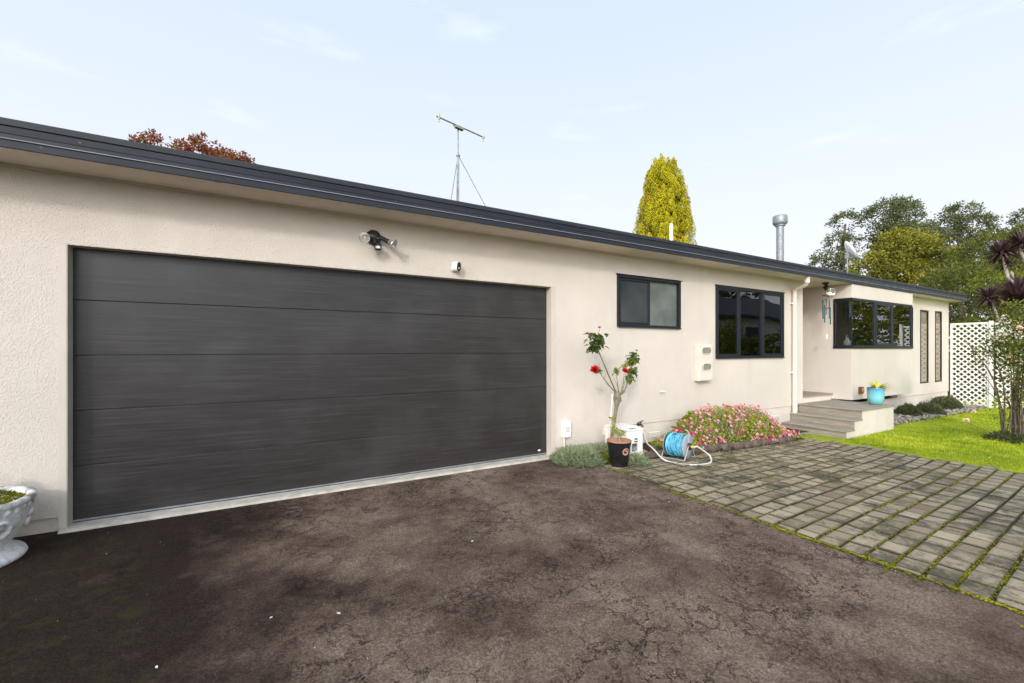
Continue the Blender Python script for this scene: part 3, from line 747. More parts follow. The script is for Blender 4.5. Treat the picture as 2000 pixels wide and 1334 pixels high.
m = MB(); m.tube([(fx,-.045,2.531),(fx-.06,-.07,2.526),(fx-.085,-.085,2.521)], .016, 10); m.tube([(fx,-.045,2.531),(fx+.05,-.07,2.529),(fx+.075,-.08,2.526)], .016, 10); m.tube([(fx,-.05,2.511),(fx+.01,-.07,2.471)], .018, 10); build('arm', m, M['dark_plastic'], FL)
par_lamp(FL, (fx-.080,-.075,2.536), (-.35,-1,-.42), .86)
par_lamp(FL, (fx+.055,-.075,2.541), (.74,-.55,-.50), .95)
m = MB(); m.lathe([(0.001,-.035),(.03,-.03),(.036,-.01),(.036,.015),(.028,.035),(0.001,.04)], (0,0,0), 20, Matrix.Translation((fx+.025,-.10,2.431))); sn = build('sensor', m, M['dark_plastic'], FL)
m = MB(); m.lathe([(.026,-.012),(.026,.012)], (0,0,0), 16, Matrix.Translation((fx+.022,-.117,2.423)) @ Matrix.Diagonal((1,1,1,1))); build('sensor_lens', m, M['white_plastic'], sn)

SC = thing('security_camera', 'small white security camera with black face above the garage door', 'camera', (1.87, 0, 2.33))
m = MB(); m.tube([(1.845,0,2.30),(1.845,-.03,2.30)], .028, 14); m.tube([(1.845,-.03,2.30),(1.855,-.06,2.31)], .014, 10); build('bracket', m, M['white_plastic'], SC)
A = rotM((1.862,-.045,2.325), (.42,-1,-.12))
def stadium(r, h, n=10): return [(r*math.cos(t), h + r*math.sin(t)) for t in [math.pi*q/n for q in range(n+1)]] + [(r*math.cos(t), -h + r*math.sin(t)) for t in [math.pi + math.pi*q/n for q in range(n+1)]]
m = MB(); rows = []
up = Matrix.Rotation(0, 4, 'Z')
def stad_rows(A, spec):
    rows = []
    for (r, h, z) in spec: rows.append([tuple(A @ Vector((-v if False else u, v, z))) for u, v in stadium(r, h)])
    return rows
st = stad_rows(A, [(.001,.0,-.04),(.030,.014,-.04),(.036,.018,-.03),(.037,.020,.05),(.0318,.019,.0565)])
m.grid(st, True, closed=True); build('camera_body', m, M['white_plastic'], SC)
m = MB(); m.grid(stad_rows(A, [(.0315,.018,.0562),(.029,.017,.061),(.001,.001,.0605)]), True, closed=True); fc = build('camera_face', m, M['black_glaze'], SC)
m = MB(); m.lathe([(.009,.0607),(.006,.063),(.0005,.0635)], (0,0,0), 14, A @ Matrix.Translation((0,-.02,0))); build('sensor_dot', m, M['white_plastic'], fc)

MBX = thing('meter_box', 'cream meter box with two oval windows beside the wide window', 'meter box', (6.2, 0, 1.17))
m = MB(); m.box(6.04, 6.385, -.092, -.0005, .870, 1.465); build('box_body', m, M['cream_paint'], MBX, bevel=.008)
m = MB(); m.box(6.052, 6.373, -.099, -.0925, .884, 1.452); build('box_cover', m, M['cream_paint'], MBX, bevel=.004)
k = NT('meter_window_plastic', .3, .5); k.color(k.ramp(k.noise(12,3), [(.3,(.22,.21,.17)),(.7,(.31,.295,.25))])); M['meterwin'] = k.m
for z in (1.365, 1.10):
    m = MB(); pts = [(6.215 + u, z + v) for v, u in stadium(.052, .065)]
    m.extrude(pts, (-.104, -.0995), 'y'); mw = build('meter_window', m, M['meterwin'], MBX, bevel=.002)
    m = MB(); ring = [(6.215 + u, -.104, z + v) for v, u in stadium(.055, .065)]; m.tube(ring, .006, 8, closed=True)
    if z < 1.2: m.box(6.125, 6.132, -.108, -.1045, z-.05, z+.05)
    build('window_trim', m, M['cream_paint'], mw)

JB = thing('junction_box', 'small white electrical box with label low on wall right of garage door', 'electrical box', (3.44, 0, .3))
m = MB(); m.box(3.375, 3.50, -.055, -.0005, .225, .43); build('box_body', m, M['white_plastic'], JB, bevel=.006)
m = MB()
for q in range(4): m.box(3.41, 3.475, -.0562, -.0552, .30+q*.018, .306+q*.018)
build('label_lines', m, M['grey_plastic'], JB)
m = MB(); m.tube([(3.41,-.022,.226),(3.41,-.022,-.02)], .014, 10); build('conduit', m, M['cream_paint'], JB)
CB = thing('conduit_box', 'cream conduit box with pipe down to the soil behind the potted plant', 'electrical box', (4.2, 0, .2))
m = MB(); m.lathe([(.001,.05),(.055,.05),(.06,.045),(.06,0)], (0,0,0), 20, Matrix.Translation((4.16,0,.245)) @ Matrix.Rotation(R(90),4,'X')); m.box(4.1,4.22,-.045,-.0005,.19,.245); build('box_body', m, M['cream_paint'], CB)
m = MB(); m.tube([(4.15,-.03,.19),(4.13,-.03,-.04)], .022, 12); m.tube([(4.20,-.02,.19),(4.20,-.02,-.04)], .012, 10); build('conduit', m, M['cream_paint'], CB)
m = MB(); m.tube([(4.42,-.006,.95),(4.42,-.006,-.04)], .006, 8); tag(build('thin_conduit', m, M['cream_paint']), 'thin cream cable running down the wall behind the rose', 'cable')
TP = thing('garden_tap', 'dark garden tap with yellow hose fitting on wall above white plastic box', 'tap', (4.78, 0, .27))
m = MB(); m.tube([(4.78,0,.275),(4.78,-.07,.275),(4.78,-.085,.265),(4.78,-.088,.24)], .012, 10); m.tube([(4.78,-.05,.28),(4.78,-.05,.31)], .009, 8); m.tube([(4.75,-.05,.312),(4.83,-.05,.335)], .007, 8); m.lathe([(.028,0),(.028,.006),(0.001,.007)], (0,0,0), 14, Matrix.Translation((4.78,0,.275)) @ Matrix.Rotation(R(90),4,'X')); build('tap_body', m, M['dark_plastic'], TP)
m = MB(); m.tube([(4.78,-.088,.245),(4.78,-.088,.20),(4.78,-.088,.185)], [.020,.022,.014], 12); build('hose_fitting', m, M['yellow_plastic'], TP)
m = MB(); m.tube([(5.26,0,.735),(5.26,-.05,.735),(5.30,-.055,.735)], .010, 8); m.box(5.235,5.285,-.008,-.0005,.715,.755); tag(build('wall_hook', m, M['cream_paint']), 'small cream wall hook low between the two windows', 'hook')
OB = thing('cord_box', 'small brown box with coiled cord on bay wall above the deck', 'box', (10.84, BY, .53))
m = MB(); m.box(10.77, 10.91, BY-.05, BY-.0005, .46, .60); build('box_body', m, M['brown_rust'], OB, bevel=.004)
m = MB()
for q in range(3): m.tube([(10.84+.03*math.cos(t)+.012*q-.02, BY-.058-.004*q, .535+.045*math.sin(t)) for t in [6.283*i/16 for i in range(16)]], .006, 6, closed=True)
m.tube([(10.88,BY-.055,.50),(10.90,BY-.03,.44),(10.905,BY-.008,.34)], .004, 6); build('cord', m, M['terracotta'], OB)

# soffit floodlight and wind chime in the entry
F2 = thing('soffit_floodlight', 'black twin floodlight hanging under the soffit beside the bay', 'floodlight', (9.95, -.16, SZ))
m = MB(); m.lathe([(.001,-.045),(.035,-.045),(.05,-.035),(.058,-.015),(.062,-.0005)], (9.92,-.15,SZ), 20); build('base', m, M['dark_plastic'], F2)
m = MB(); m.tube([(9.92,-.15,SZ-.04),(9.90,-.165,SZ-.075)], .016, 8); m.tube([(9.92,-.15,SZ-.04),(9.96,-.13,SZ-.085)], .016, 8); build('arm', m, M['dark_plastic'], F2)
par_lamp(F2, (9.905,-.16,SZ-.06), (-.45,-.55,-.62), 1.35); par_lamp(F2, (9.94,-.12,SZ-.08), (.75,-.2,-.65), 1.35)
WC = thing('wind_chime', 'wind chime of teal tubes hanging under the entry soffit', 'wind chime', (10.1, -.12, 2.4))
wx, wy = 10.08, -.10
m = MB(); m.lathe([(.001,.012),(.085,.010),(.085,-.006),(.001,-.006)], (wx,wy,2.50), 20); build('top_disc', m, M['chime_wood'], WC)
m = MB(); m.tube([(wx,wy,SZ),(wx,wy,1.62)], .0022, 6)
for a in (0, 2.1, 4.2): m.tube([(wx,wy,SZ-.08),(wx+.07*math.cos(a),wy+.07*math.sin(a),2.512)], .0018, 5)
build('cord', m, M['curtain'], WC)
for q in range(5):
    a = q*1.2566 + .5; x = wx + .066*math.cos(a); y = wy + .066*math.sin(a); L = (.34,.40,.36,.38,.36)[q]; z1 = (2.45,2.42,2.30,2.40,2.26)[q]
    m = MB(); m.tube([(x,y,z1),(x,y,z1-L)], .0115, 12); build('chime_tube', m, M['chime_teal'], WC)
m = MB(); m.lathe([(.001,.018),(.034,.016),(.036,0),(.034,-.016),(.001,-.018)], (wx,wy,2.25), 16); build('striker', m, M['terracotta'], WC)
m = MB(); m.box(wx-.03, wx+.03, wy-.002, wy+.002, 1.60, 1.70); build('wind_sail', m, M['curtain'], WC)

# ------------------------------------------------------------------ on the roof
AN = thing('tv_antenna', 'rooftop television aerial on a stayed pole above the garage', 'antenna', (2.747, 2, 3.25))
m = MB(); m.tube([(2.747,2,3.2),(2.747,2,4.6)], .017, 8); m.tube([(2.744,2,4.6),(2.744,2,5.06)], .013, 8); build('mast', m, M['steel'], AN)
m = MB(); m.tube([(2.735,2,4.55),(2.685,1.95,3.2)], .008, 6); m.tube([(2.76,2,4.57),(3.60,2,3.3)], .006, 6); m.tube([(2.74,2,4.56),(2.70,2.5,3.3)], .006, 6); m.lathe([(.035,-.01),(.035,.01)], (2.747,2,4.585), 10); build('stay', m, M['steel'], AN)
e0, e1 = Vector((2.32,1.862,5.058)), Vector((3.28,2.108,5.058))
m = MB(); m.tube([e0, e1], .012, 8); build('boom', m, M['gold_alu'], AN)
for p in (e0.lerp(e1,.05), e0.lerp(e1,.97)):
    m = MB(); m.tube([p + Vector((0,0,.075)), p + Vector((0,0,-.075))], .009, 8); m.tube([p+Vector((0,0,.03)), p+Vector((0,0,-.03))], .018, 8); build('element', m, M['gold_alu'], AN)
m = MB(); c = e0.lerp(e1,.45); m.obox(Matrix.Translation(c+Vector((0,0,-.03))) @ Matrix.Rotation(R(15),4,'Z'), .16,.06,.03); m.tube([c+Vector((-.1,.02,.0)), c+Vector((.09,.06,.01))], .008, 6); build('mount', m, M['gold_alu'], AN)
SD = thing('satellite_dish', 'white satellite dish on a metal mast on the roof', 'satellite dish', (16.07, 2, 3.2))
m = MB(); m.tube([(16.07,2,3.2),(16.07,2,4.28)], .022, 10); m.tube([(16.07,2,4.0),(15.1,1.6,3.55)], .012, 8); m.tube([(16.07,2,4.0),(16.0,2.9,3.4)], .012, 8); build('mast', m, M['steel'], SD)
dd = Vector((.50,-.70,.45)).normalized(); A = rotM((16.13,2.0,4.50), dd)
m = MB(); m.lathe([(.001,0),(.12,.012),(.24,.045),(.33,.09),(.335,.088),(.24,.036),(.12,.002),(.001,-.01)], (0,0,0), 28, A @ Matrix.Diagonal((.9,1.05,1,1))); build('dish', m, M['white_plastic'], SD)
m = MB(); m.tube([A @ Vector((0,-.30,.06)), Vector((17.30,1.95,4.62))], .012, 8); build('feed_arm', m, M['wire'], SD)
m = MB(); m.tube([Vector((17.24,1.95,4.66)), Vector((17.38,1.93,4.70))], .035, 10); build('receiver', m, M['white_plastic'], SD)
m = MB(); m.obox(Matrix.Translation((16.09,2.0,4.38)), .1,.1,.2); build('dish_bracket', m, M['steel'], SD)
AP = thing('aerial_pole', 'thin distant aerial pole seen between the flue and dish', 'antenna', (27.5, 9, 0))
m = MB(); m.tube([(27.5,9,0),(27.5,9,6.0)], .016, 6); build('pole', m, M['steel'], AP)
m = MB(); m.tube([(27.2,9,5.7),(27.8,9,5.7)], .014, 6); build('element', m, M['steel'], AP)

# ------------------------------------------------------------------ garden things by the wall
# urn
U = thing('garden_urn', 'weathered white urn planted with moss at the garage corner', 'urn', (-1.775, -.43, -.02))
uc = (-1.775, -.43, 0)
m = MB(); m.lathe([(.001,-.02),(.335,-.02),(.345,-.005),(.335,.018),(.295,.040),(.268,.060),(.265,.080),(.285,.105),(.315,.15),(.342,.205),(.358,.26),(.366,.315),(.372,.345),(.386,.362),(.386,.385),(.365,.392),(.34,.385),(.33,.34),(.001,.335)], uc, 48)
ub = build('urn_body', m, M['urn'], U)
m = MB()
for q in range(40):
    a = q*2*math.pi/40; x = uc[0] + .360*math.cos(a); y = uc[1] + .360*math.sin(a)
    m.lathe([(.001,.022),(.015,.016),(.020,0),(.015,-.016),(.001,-.026)], (x, y, .330 + .010*math.sin(q*2.3)), 8)
for q in range(8):
    a = q*2*math.pi/8 - .55; d = Vector((math.cos(a), math.sin(a), 0)); t = Vector((-d.y, d.x, 0)); c = Vector(uc) + d*.348 + Vector((0,0,.22))
    m.tube([c + t*.055*math.cos(w) + Vector((0,0,.05*math.sin(w))) + d*.012*math.sin(w) for w in [6.283*i/18 for i in range(18)]], .013, 8, closed=True)
    m.tube([c + t*(-.12 + .24*i/8) + Vector((0,0,.075 - .03*math.sin(math.pi*i/8))) - d*.02*abs(i-4)/4 for i in range(9)], .012, 6)
build('relief', m, M['urn'], ub)
m = MB(); h0 = Vector((-1.70,-.20,.40)); m.tube([h0 + Vector((.02*math.sin(i*.5), 0, .11*math.sin(i*.45)+0.0)) + Vector((-.02*i,0,0)) for i in range(8)], [.02,.024,.026,.026,.026,.024,.022,.018], 8); build('handle', m, M['urn'], U)
m = MB()
for q in range(2600):
    a = random.uniform(0,6.28); r = .335*math.sqrt(random.random()); x = uc[0] + r*math.cos(a); y = uc[1] + r*math.sin(a)
    z = .352 + .05*(1-(r/.335)**2) + .02*mnoise.noise((x*12,y*12,0))
    m.leaf(Vector((x,y,z)), rdir()*.7 + Vector((0,0,.9)), rdir(), random.uniform(.012,.028), random.uniform(.008,.016), min(1,max(0, .12 + .3*random.random() + .25*mnoise.noise((x*9,y*9,3)))), .2)
m2 = build('urn_moss', m, M['moss'], U, rndattr=True)
m = MB()
for q in range(160):
    x = uc[0] + .02 + max(-.1,min(.1,random.gauss(0,.06))); y = uc[1] + .02 + max(-.1,min(.1,random.gauss(0,.05))); m.leaf(Vector((x,y,.38)), rdir()*.5 + Vector((0,0,1)), rdir(), random.uniform(.04,.11), random.uniform(.008,.016), random.random(), .3)
build('urn_plant', m, M['silver'], U, rndattr=True)

# silver groundcover mounds
def mound(name, label, c, rx, ry, h, n, mat, L=.06, W=.008, group=None, up=.55, cat='plant'):
    m = MB()
    for q in range(n):
        a = random.uniform(0,6.28); r = math.sqrt(random.random()); u, v = r*math.cos(a), r*math.sin(a)
        u *= 1 + .18*mnoise.noise((a*1.3, c[0]*3, 1)); x = c[0] + rx*u; y = c[1] + ry*v
        zz = h*(1-r**2.2)*(.85 + .35*mnoise.noise((x*6,y*6,2)))*random.uniform(.45,1)
        d = Vector((u*.8, v*.8, up)) + rv(.55)
        m.leaf(Vector((x,y,zg(x)+max(.0,zz))), d, rdir(), L*random.uniform(.6,1.3), W*random.uniform(.7,1.4), min(1,max(0,.25 + .45*zz/h + random.uniform(-.25,.3))), .25)
    return tag(build(name, m, mat, loc=(c[0],c[1],zg(c[0])), rndattr=True), label, cat, group)
mound('silver_groundcover', 'large silver-green groundcover mound beside the garage door', (3.40,-.33), .33,.34,.19, 5200, M['silver'])
mound('silver_groundcover', 'silver-green groundcover spreading behind the black pot', (3.82,-.30), .26,.24,.21, 2600, M['silver'])
mound('silver_groundcover', 'small silver-green tuft right of the black pot', (3.94,-.80), .14,.15,.12, 1500, M['silver'])
mound('green_seedling', 'bright green little weed between silver mound and black pot', (3.62,-.58), .07,.07,.14, 220, M['lime'], .04, .03)

# black pot with a swirl
BP = thing('plant_pot', 'black glazed pot with a tan spiral standing by the drive', 'pot', (3.64, -.74, -.02))
pc = (3.69, -.745, zg(3.64)+.01); PS_ = .80
m = MB(); m.lathe([(a_*PS_,b_) for a_,b_ in ((.001,0),(.125,0),(.130,.006),(.150,.12),(.172,.24),(.184,.292))], pc, 40); build('pot_body', m, M['black_glaze'], BP)
m = MB(); m.lathe([(a_*PS_,b_) for a_,b_ in ((.1842,.2925),(.187,.302),(.182,.308),(.168,.304),(.160,.27),(.155,.24),(.001,.235))], pc, 40); build('pot_rim', m, M['terracotta'], BP)
m = MB(); pts = []; rad = []
ang0 = math.atan2(-4.61+.745-0.0, -3.64) + .62
for i in range(40):
    t = i/39; th_ = 5.4 + math.pi - t*8.3; rr = .014 + .032*t
    u = rr*math.cos(th_); v = rr*math.sin(th_); z = .185 + v; R0 = PS_*(.1315 + (.184-.130)*(z/.292))
    aa = ang0 + u/R0
    pts.append((pc[0] + (R0+.001)*math.cos(aa), pc[1] + (R0+.001)*math.sin(aa), pc[2]+z)); rad.append(.004 + .008*math.sin(math.pi*min(1, t*.9+.12)))
m.tube(pts, rad, 8); build('spiral', m, M['terracotta'], BP)
SP = thing('seedling', 'spindly young plant with pale leaves in black pot', 'plant', (3.705, -.745, .22))
m = MB(); m.tube([(3.705,-.74,.21),(3.710,-.735,.30),(3.705,-.73,.38)], [.008,.006,.004], 6); m.tube([(3.710,-.735,.28),(3.645,-.72,.42),(3.605,-.72,.53)], [.005,.004,.002], 6); m.tube([(3.710,-.735,.30),(3.765,-.74,.40)], .004, 6); build('stem', m, M['pale_bark'], SP)
m = MB()
for (c, r, n) in (((3.705,-.73,.37),.065,110), ((3.775,-.73,.37),.045,60), ((3.645,-.72,.40),.045,50), ((3.620,-.72,.47),.035,26), ((3.605,-.72,.55),.035,26)):
    for q in range(n): 
        p = Vector(c) + rdir()*r*random.random()**.5; m.leaf(p, rdir()+Vector((0,0,.3)), Vector((0,0,1)), random.uniform(.018,.034), random.uniform(.012,.02), random.uniform(.45,1) if c[2] < .5 else random.uniform(.8,1), .2)
build('leaves', m, M['bedleaf'], SP, rndattr=True)

# standard rose with stake
RS = thing('rose_tree', 'old standard rose with red flowers against the wall beside garage', 'rose', (3.83, -.45, -.03))
m = MB(); m.tube([(3.80,-.46,-.05),(3.84,-.45,.22),(3.90,-.44,.46),(3.945,-.425,.63),(3.965,-.42,.68),(3.97,-.42,.74),(3.965,-.42,.79),(3.96,-.42,.83)], [.024,.022,.021,.023,.036,.050,.046,.030], 12)
m.tube([(3.97,-.42,.79),(4.03,-.41,.80),(4.09,-.40,.815),(4.12,-.40,.84)], [.03,.022,.018,.014], 8)
m.tube([(3.965,-.42,.70),(3.99,-.44,.72),(4.0,-.43,.77)], [.03,.03,.02], 8); build('trunk', m, M['rose_bark'], RS)
stems = [([(3.95,-.42,.82),(3.86,-.42,.98),(3.74,-.42,1.20),(3.64,-.41,1.40),(3.60,-.42,1.50)], .011), ([(3.94,-.42,.82),(3.80,-.44,.93),(3.70,-.45,1.03),(3.60,-.46,1.14),(3.565,-.46,1.13)], .0075),
 ([(4.0,-.41,.81),(3.99,-.40,.95),(3.965,-.40,1.10)], .0055), ([(4.04,-.41,.81),(4.08,-.42,.95),(4.09,-.42,1.07)], .007), ([(4.11,-.40,.83),(4.16,-.40,.92),(4.20,-.40,1.02),(4.25,-.40,1.15),(4.30,-.40,1.30),(4.325,-.40,1.345)], .010),
 ([(4.06,-.41,.81),(4.13,-.40,.98),(4.15,-.40,1.10),(4.13,-.40,1.20)], .005), ([(4.02,-.41,.81),(3.95,-.43,.93),(3.90,-.43,1.02)], .004), ([(3.60,-.42,1.50),(3.66,-.42,1.60),(3.665,-.42,1.645)], .004), ([(3.60,-.42,1.48),(3.53,-.42,1.55),(3.48,-.42,1.57)], .004), ([(3.60,-.42,1.44),(3.50,-.42,1.49),(3.43,-.42,1.49)], .003), ([(3.74,-.43,1.0),(3.78,-.41,1.07)], .003), ([(3.68,-.45,1.05),(3.63,-.45,1.22)], .003)]
m = MB()
for p, r in stems: m.tube(p, [r*(1-.55*i/(len(p)-1)) for i in range(len(p))], 7)
build('stem', m, M['green_stem'], RS)
m = MB()
def rose_leaves(c, r, n, lo, hi, L=.06):
    for q in range(int(n*1.5)):
        g_ = lambda w_: max(-1.5*w_, min(1.5*w_, random.gauss(0, w_)))
        p = Vector(c) + Vector((g_(r*.55), g_(r*.4), g_(r*.5)))
        d = Vector((random.uniform(-1,1), random.uniform(-1,.6), random.uniform(-.9,.15)))
        m.leaf(p, d, Vector((0,0,1)), L*1.2*random.uniform(.7,1.25), L*.85*random.uniform(.8,1.2), random.uniform(lo,hi), .25)
rose_leaves((3.61,-.42,1.50), .12, 52, .0, .6, .07); rose_leaves((3.60,-.42,1.42), .08, 18, .0, .5, .07)
rose_leaves((3.61,-.45,1.13), .05, 18, .2, .7, .045); rose_leaves((4.28,-.40,1.28), .09, 40, .15, .7, .055); rose_leaves((4.20,-.40,1.23), .06, 12, .5, .85, .05)
rose_leaves((4.25,-.40,1.10), .07, 26, .3, .75, .055); rose_leaves((4.20,-.40,1.01), .05, 18, .25, .75, .05); rose_leaves((3.97,-.40,1.11), .05, 16, .6, .85, .045); rose_leaves((4.10,-.40,1.17), .045, 10, .75, .85, .045)
build('leaves', m, M['rose_leaf'], RS, rndattr=True)
def bloom(parent, c, r, mat, d=(0,-.3,1), n=26, name='flower'):
    m = MB(); A = rotM(c, d)
    for q in range(n):
        a = q*2.4; t = q/n; tilt = .25 + 1.1*t
        dd = A.to_3x3() @ Vector((math.cos(a)*math.sin(tilt), math.sin(a)*math.sin(tilt), math.cos(tilt)))
        u_ = A.to_3x3() @ Vector((-math.cos(a)*math.cos(tilt), -math.sin(a)*math.cos(tilt), math.sin(tilt)))
        m.leaf(Vector(c) + dd*r*.1, dd, u_, r*(.7+.4*t), r*.9, random.random(), -.25)
    return build(name, m, mat, parent, rndattr=True)
bloom(RS, (3.545,-.47,1.125), .062, M['red_petal'], (-.6,-.7,.5)); bloom(RS, (4.09,-.43,1.085), .058, M['red_petal'], (-.1,-.6,.8))
bloom(RS, (3.665,-.42,1.65), .034, M['pink_bud'], (.1,-.1,1), 10, 'bud'); bloom(RS, (3.475,-.42,1.57), .032, M['red_petal'], (-.4,-.2,.9), 10, 'bud'); bloom(RS, (3.52,-.42,1.56), .024, M['red_petal'], (.4,-.2,.3), 8, 'bud'); bloom(RS, (3.43,-.42,1.49), .026, M['peach_petal'], (-1,-.2,.2), 8, 'bud'); bloom(RS, (4.33,-.40,1.36), .028, M['pink_bud'], (.5,-.1,1), 8, 'bud')
ST = thing('plant_stake', 'white plastic stake tied to the standard rose trunk', 'stake', (3.86, -.40, -.03))
m = MB(); m.tube([(3.815,-.40,-.05),(3.92,-.385,.80)], .013, 8); build('stake', m, M['cream_paint'], ST)
m = MB(); m.tube([(3.885 + .05*math.cos(t), -.418 + .038*math.sin(t), .505) for t in [6.283*i/20 for i in range(20)]], .005, 6, closed=True); build('tie', m, M['dark_plastic'], ST)

# white box with cutout
WB = thing('plastic_box', 'white plastic box with a cut-out front and sloping lid by the wall', 'box', (4.2, -.3, -.04))
bz = -.05
def wbox(mb): 
    pass
m = MB()
x0, x1, y0, y1, zt_ = 4.03, 4.315, -.53, -.12, .325
wall_cells(m, [x0, 4.12, 4.225, x1], [bz, .05, .155, zt_], lambda u, z: not (4.12 < u < 4.225 and .05 < z < .155), PX, y0, y0+.02)
m.box(x0, x0+.02, y0+.0205, y1, bz, zt_); m.box(x1-.02, x1, y0+.0205, y1, bz, zt_); m.box(x0+.0205, x1-.0205, y1-.02, y1, bz, zt_); m.box(x0+.0205,x1-.0205,y0+.0205,y1-.0205,bz,bz+.02)
build('box_body', m, M['white_plastic'], WB, bevel=.004)
m = MB(); m.extrude([(y0-.012,zt_+.0005),(y0-.012,zt_+.014),(y0+.10,zt_+.034),(y1-.02,zt_+.034),(y1+.005,zt_+.02),(y1+.005,zt_+.0005)][::-1], (x0-.01, x1+.01)); build('lid', m, M['white_plastic'], WB, bevel=.004)
m = MB(); m.box(4.10, 4.19, y0+.0, y0+.035, zt_+.024, zt_+.032); build('lid_slot', m, M['grey_plastic'], WB)
m = MB(); m.box(4.165, 4.195, y0-.0025, y0-.0003, .205, .222); m.box(4.20,4.215,y0-.0025,y0-.0003,.20,.226); m.box(4.165,4.19,y0-.0025,y0-.0003,.172,.19); m.box(4.197,4.218,y0-.0025,y0-.0003,.168,.186); build('symbol', m, M['dark_plastic'], WB)
m = MB(); m.box(4.12,4.225,y0+.03,y0+.2,bz+.0205,.05); build('tray', m, M['grey_plastic'], WB)

# timber edging by the box
m = MB(); m.obox(Matrix.Translation((4.62,-.60,-.02)) @ Matrix.Rotation(R(4),4,'Z') @ Matrix.Rotation(R(1.5),4,'Y'), .72,.05,.11); tag(build('timber_edging', m, M['log'], loc=(4.62,-.60,-.05), bevel=.005), 'weathered timber edging board between white box and hose reel', 'edging')
m = MB(); m.tube([(4.56,-.50,-.04),(4.56,-.50,.08)], .06, 12); tag(build('timber_stump', m, M['log'], loc=(4.56,-.50,-.04), bevel=.006), 'short mossy timber post stub behind the hose reel', 'post')
m = MB(); m.lathe([(.001,0),(.05,0),(.075,.03),(.078,.035),(.07,.034),(.045,.008),(.001,.006)], (4.44,-.40,-.035), 24, Matrix.Rotation(R(14),4,'X')); tag(build('saucer', m, M['terracotta'], loc=(4.44,-.40,-.035)), 'terracotta saucer lying behind the timber edging', 'saucer')

# hose reel
HR = thing('hose_reel', 'free-standing hose reel wound with pale blue hose on the paving', 'hose reel', (4.78, -.80, -.05))
zf = zg(4.7)+.012; dr = Vector((.22,-.975,0)).normalized(); ce = Vector((4.70,-.78,zf+.172))
A = rotM(ce, dr)
for z0, s in ((-.125,-1), (.125,1)):
    m = MB(); m.lathe([(.001,0),(.05,0),(.055,.006*s),(.10,.006*s),(.104,.001*s),(.152,.003*s),(.158,.0),(.160,.006*s),(.157,.011*s),(.05,.015*s),(.001,.015*s)], (0,0,0), 44, A @ Matrix.Translation((0,0,z0))); build('flange', m, M['grey_plastic'], HR)
m = MB(); m.lathe([(.06,-.124),(.06,.124)], (0,0,0), 24, A); build('drum', m, M['grey_plastic'], HR)
m = MB(); pts = []
for layer in range(3):
    for i in range(11*16):
        t = i/16; w = t*6.283; zz = (-.108 + .216*(t/11)) if layer % 2 == 0 else (.108 - .216*(t/11))
        r = .084 + layer*.0165 + .004*math.sin(w*.7+layer) + (.010*max(0,-math.sin(w+1.2)) if layer == 2 else 0)
        pts.append(A @ Vector((r*math.cos(w), r*math.sin(w), max(-.11, min(.11, zz + .007*math.sin(t*2.1+layer*2))))))
m.tube(pts, .0088, 8)
for q in range(7):
    z0 = -.085 + q*.028; k0 = random.uniform(.0,.022); dx_ = random.uniform(-.012,.012)
    m.tube([A @ Vector(((.132+k0)*math.cos(w) + dx_, (.136+.5*k0)*math.sin(w), z0 + random.uniform(.02,.05)*0 + (.020+.012*(q%3))*math.sin(w+q*1.7))) for w in [6.283*i/36 for i in range(36)]], .0088, 8, closed=True)
build('hose_coil', m, M['blue_hose'], HR)
m = MB()
side = dr.cross(Vector((0,0,1)))
for s in (-1, 1):
    o = ce + dr*(.155*s)
    p0 = o + side*.15; p1 = o - side*.15
    m.tube([Vector((p0.x,p0.y,zf+.010)), o + side*.05 + Vector((0,0,-.01)), o + side*.025 + Vector((0,0,.012)), o - side*.025 + Vector((0,0,.012)), o - side*.05 + Vector((0,0,-.01)), Vector((p1.x,p1.y,zf+.010))], .0075, 8)
for s in (-1, 1):
    a_ = ce + dr*.155 + side*.15*s; b_ = ce - dr*.155 + side*.15*s
    m.tube([Vector((a_.x,a_.y,zf+.010)), Vector((b_.x,b_.y,zf+.010))], .0075, 8)
build('stand', m, M['wire'], HR)
m = MB(); o0 = ce + dr*.142; o1 = ce - dr*.142; m.tube([o0, o0+Vector((0,0,.17)), o0+Vector((0,0,.20))-dr*.02, o1+Vector((0,0,.225))+dr*.03, o1+Vector((0,0,.20)), o1+Vector((0,0,.17)), o1], .0075, 8); build('carry_handle', m, M['wire'], HR)
m = MB(); m.tube([o1+Vector((0,0,.2235))+dr*.05, o0+Vector((0,0,.2045))-dr*.05], .012, 8); build('grip', m, M['brown_rust'], HR)
m = MB(); m.lathe([(.001,.178),(.03,.178),(.042,.168),(.045,.142)], (0,0,0), 20, A); build('hub', m, M['dark_plastic'], HR)
m = MB(); m.tube([ce + dr*.17, ce + dr*.215], [.020,.016], 12); build('connector', m, M['yellow_plastic'], HR)
def spline(P, n=8):
    P = [Vector(p) for p in P]; out = []
    for i in range(len(P)-1):
        p0, p1, p2, p3 = P[max(0,i-1)], P[i], P[i+1], P[min(len(P)-1,i+2)]
        for k_ in range(n):
            t = k_/n; out.append(.5*((2*p1) + (-p0+p2)*t + (2*p0-5*p1+4*p2-p3)*t*t + (-p0+3*p1-3*p2+p3)*t*t*t))
    out.append(P[-1]); return out
e = ce + dr*.215
m = MB(); m.tube(spline([e, e + Vector((.04,-.01,.005)), (4.90,-1.00,.08), (5.00,-1.03,.0), (4.90,-1.12,-.038), (4.76,-1.16,-.042), (4.60,-1.14,-.040), (4.46,-1.05,-.036), (4.40,-.90,-.032), (4.37,-.80,.0), (4.42,-.62,.07), (4.52,-.42,.10), (4.70,-.20,.16), (4.78,-.09,.185)], 8), .0105, 8)
tag(build('garden_hose', m, M['white_hose'], loc=(4.7,-.9,-.04)), 'off-white hose looping from reel across paving to the tap', 'hose')

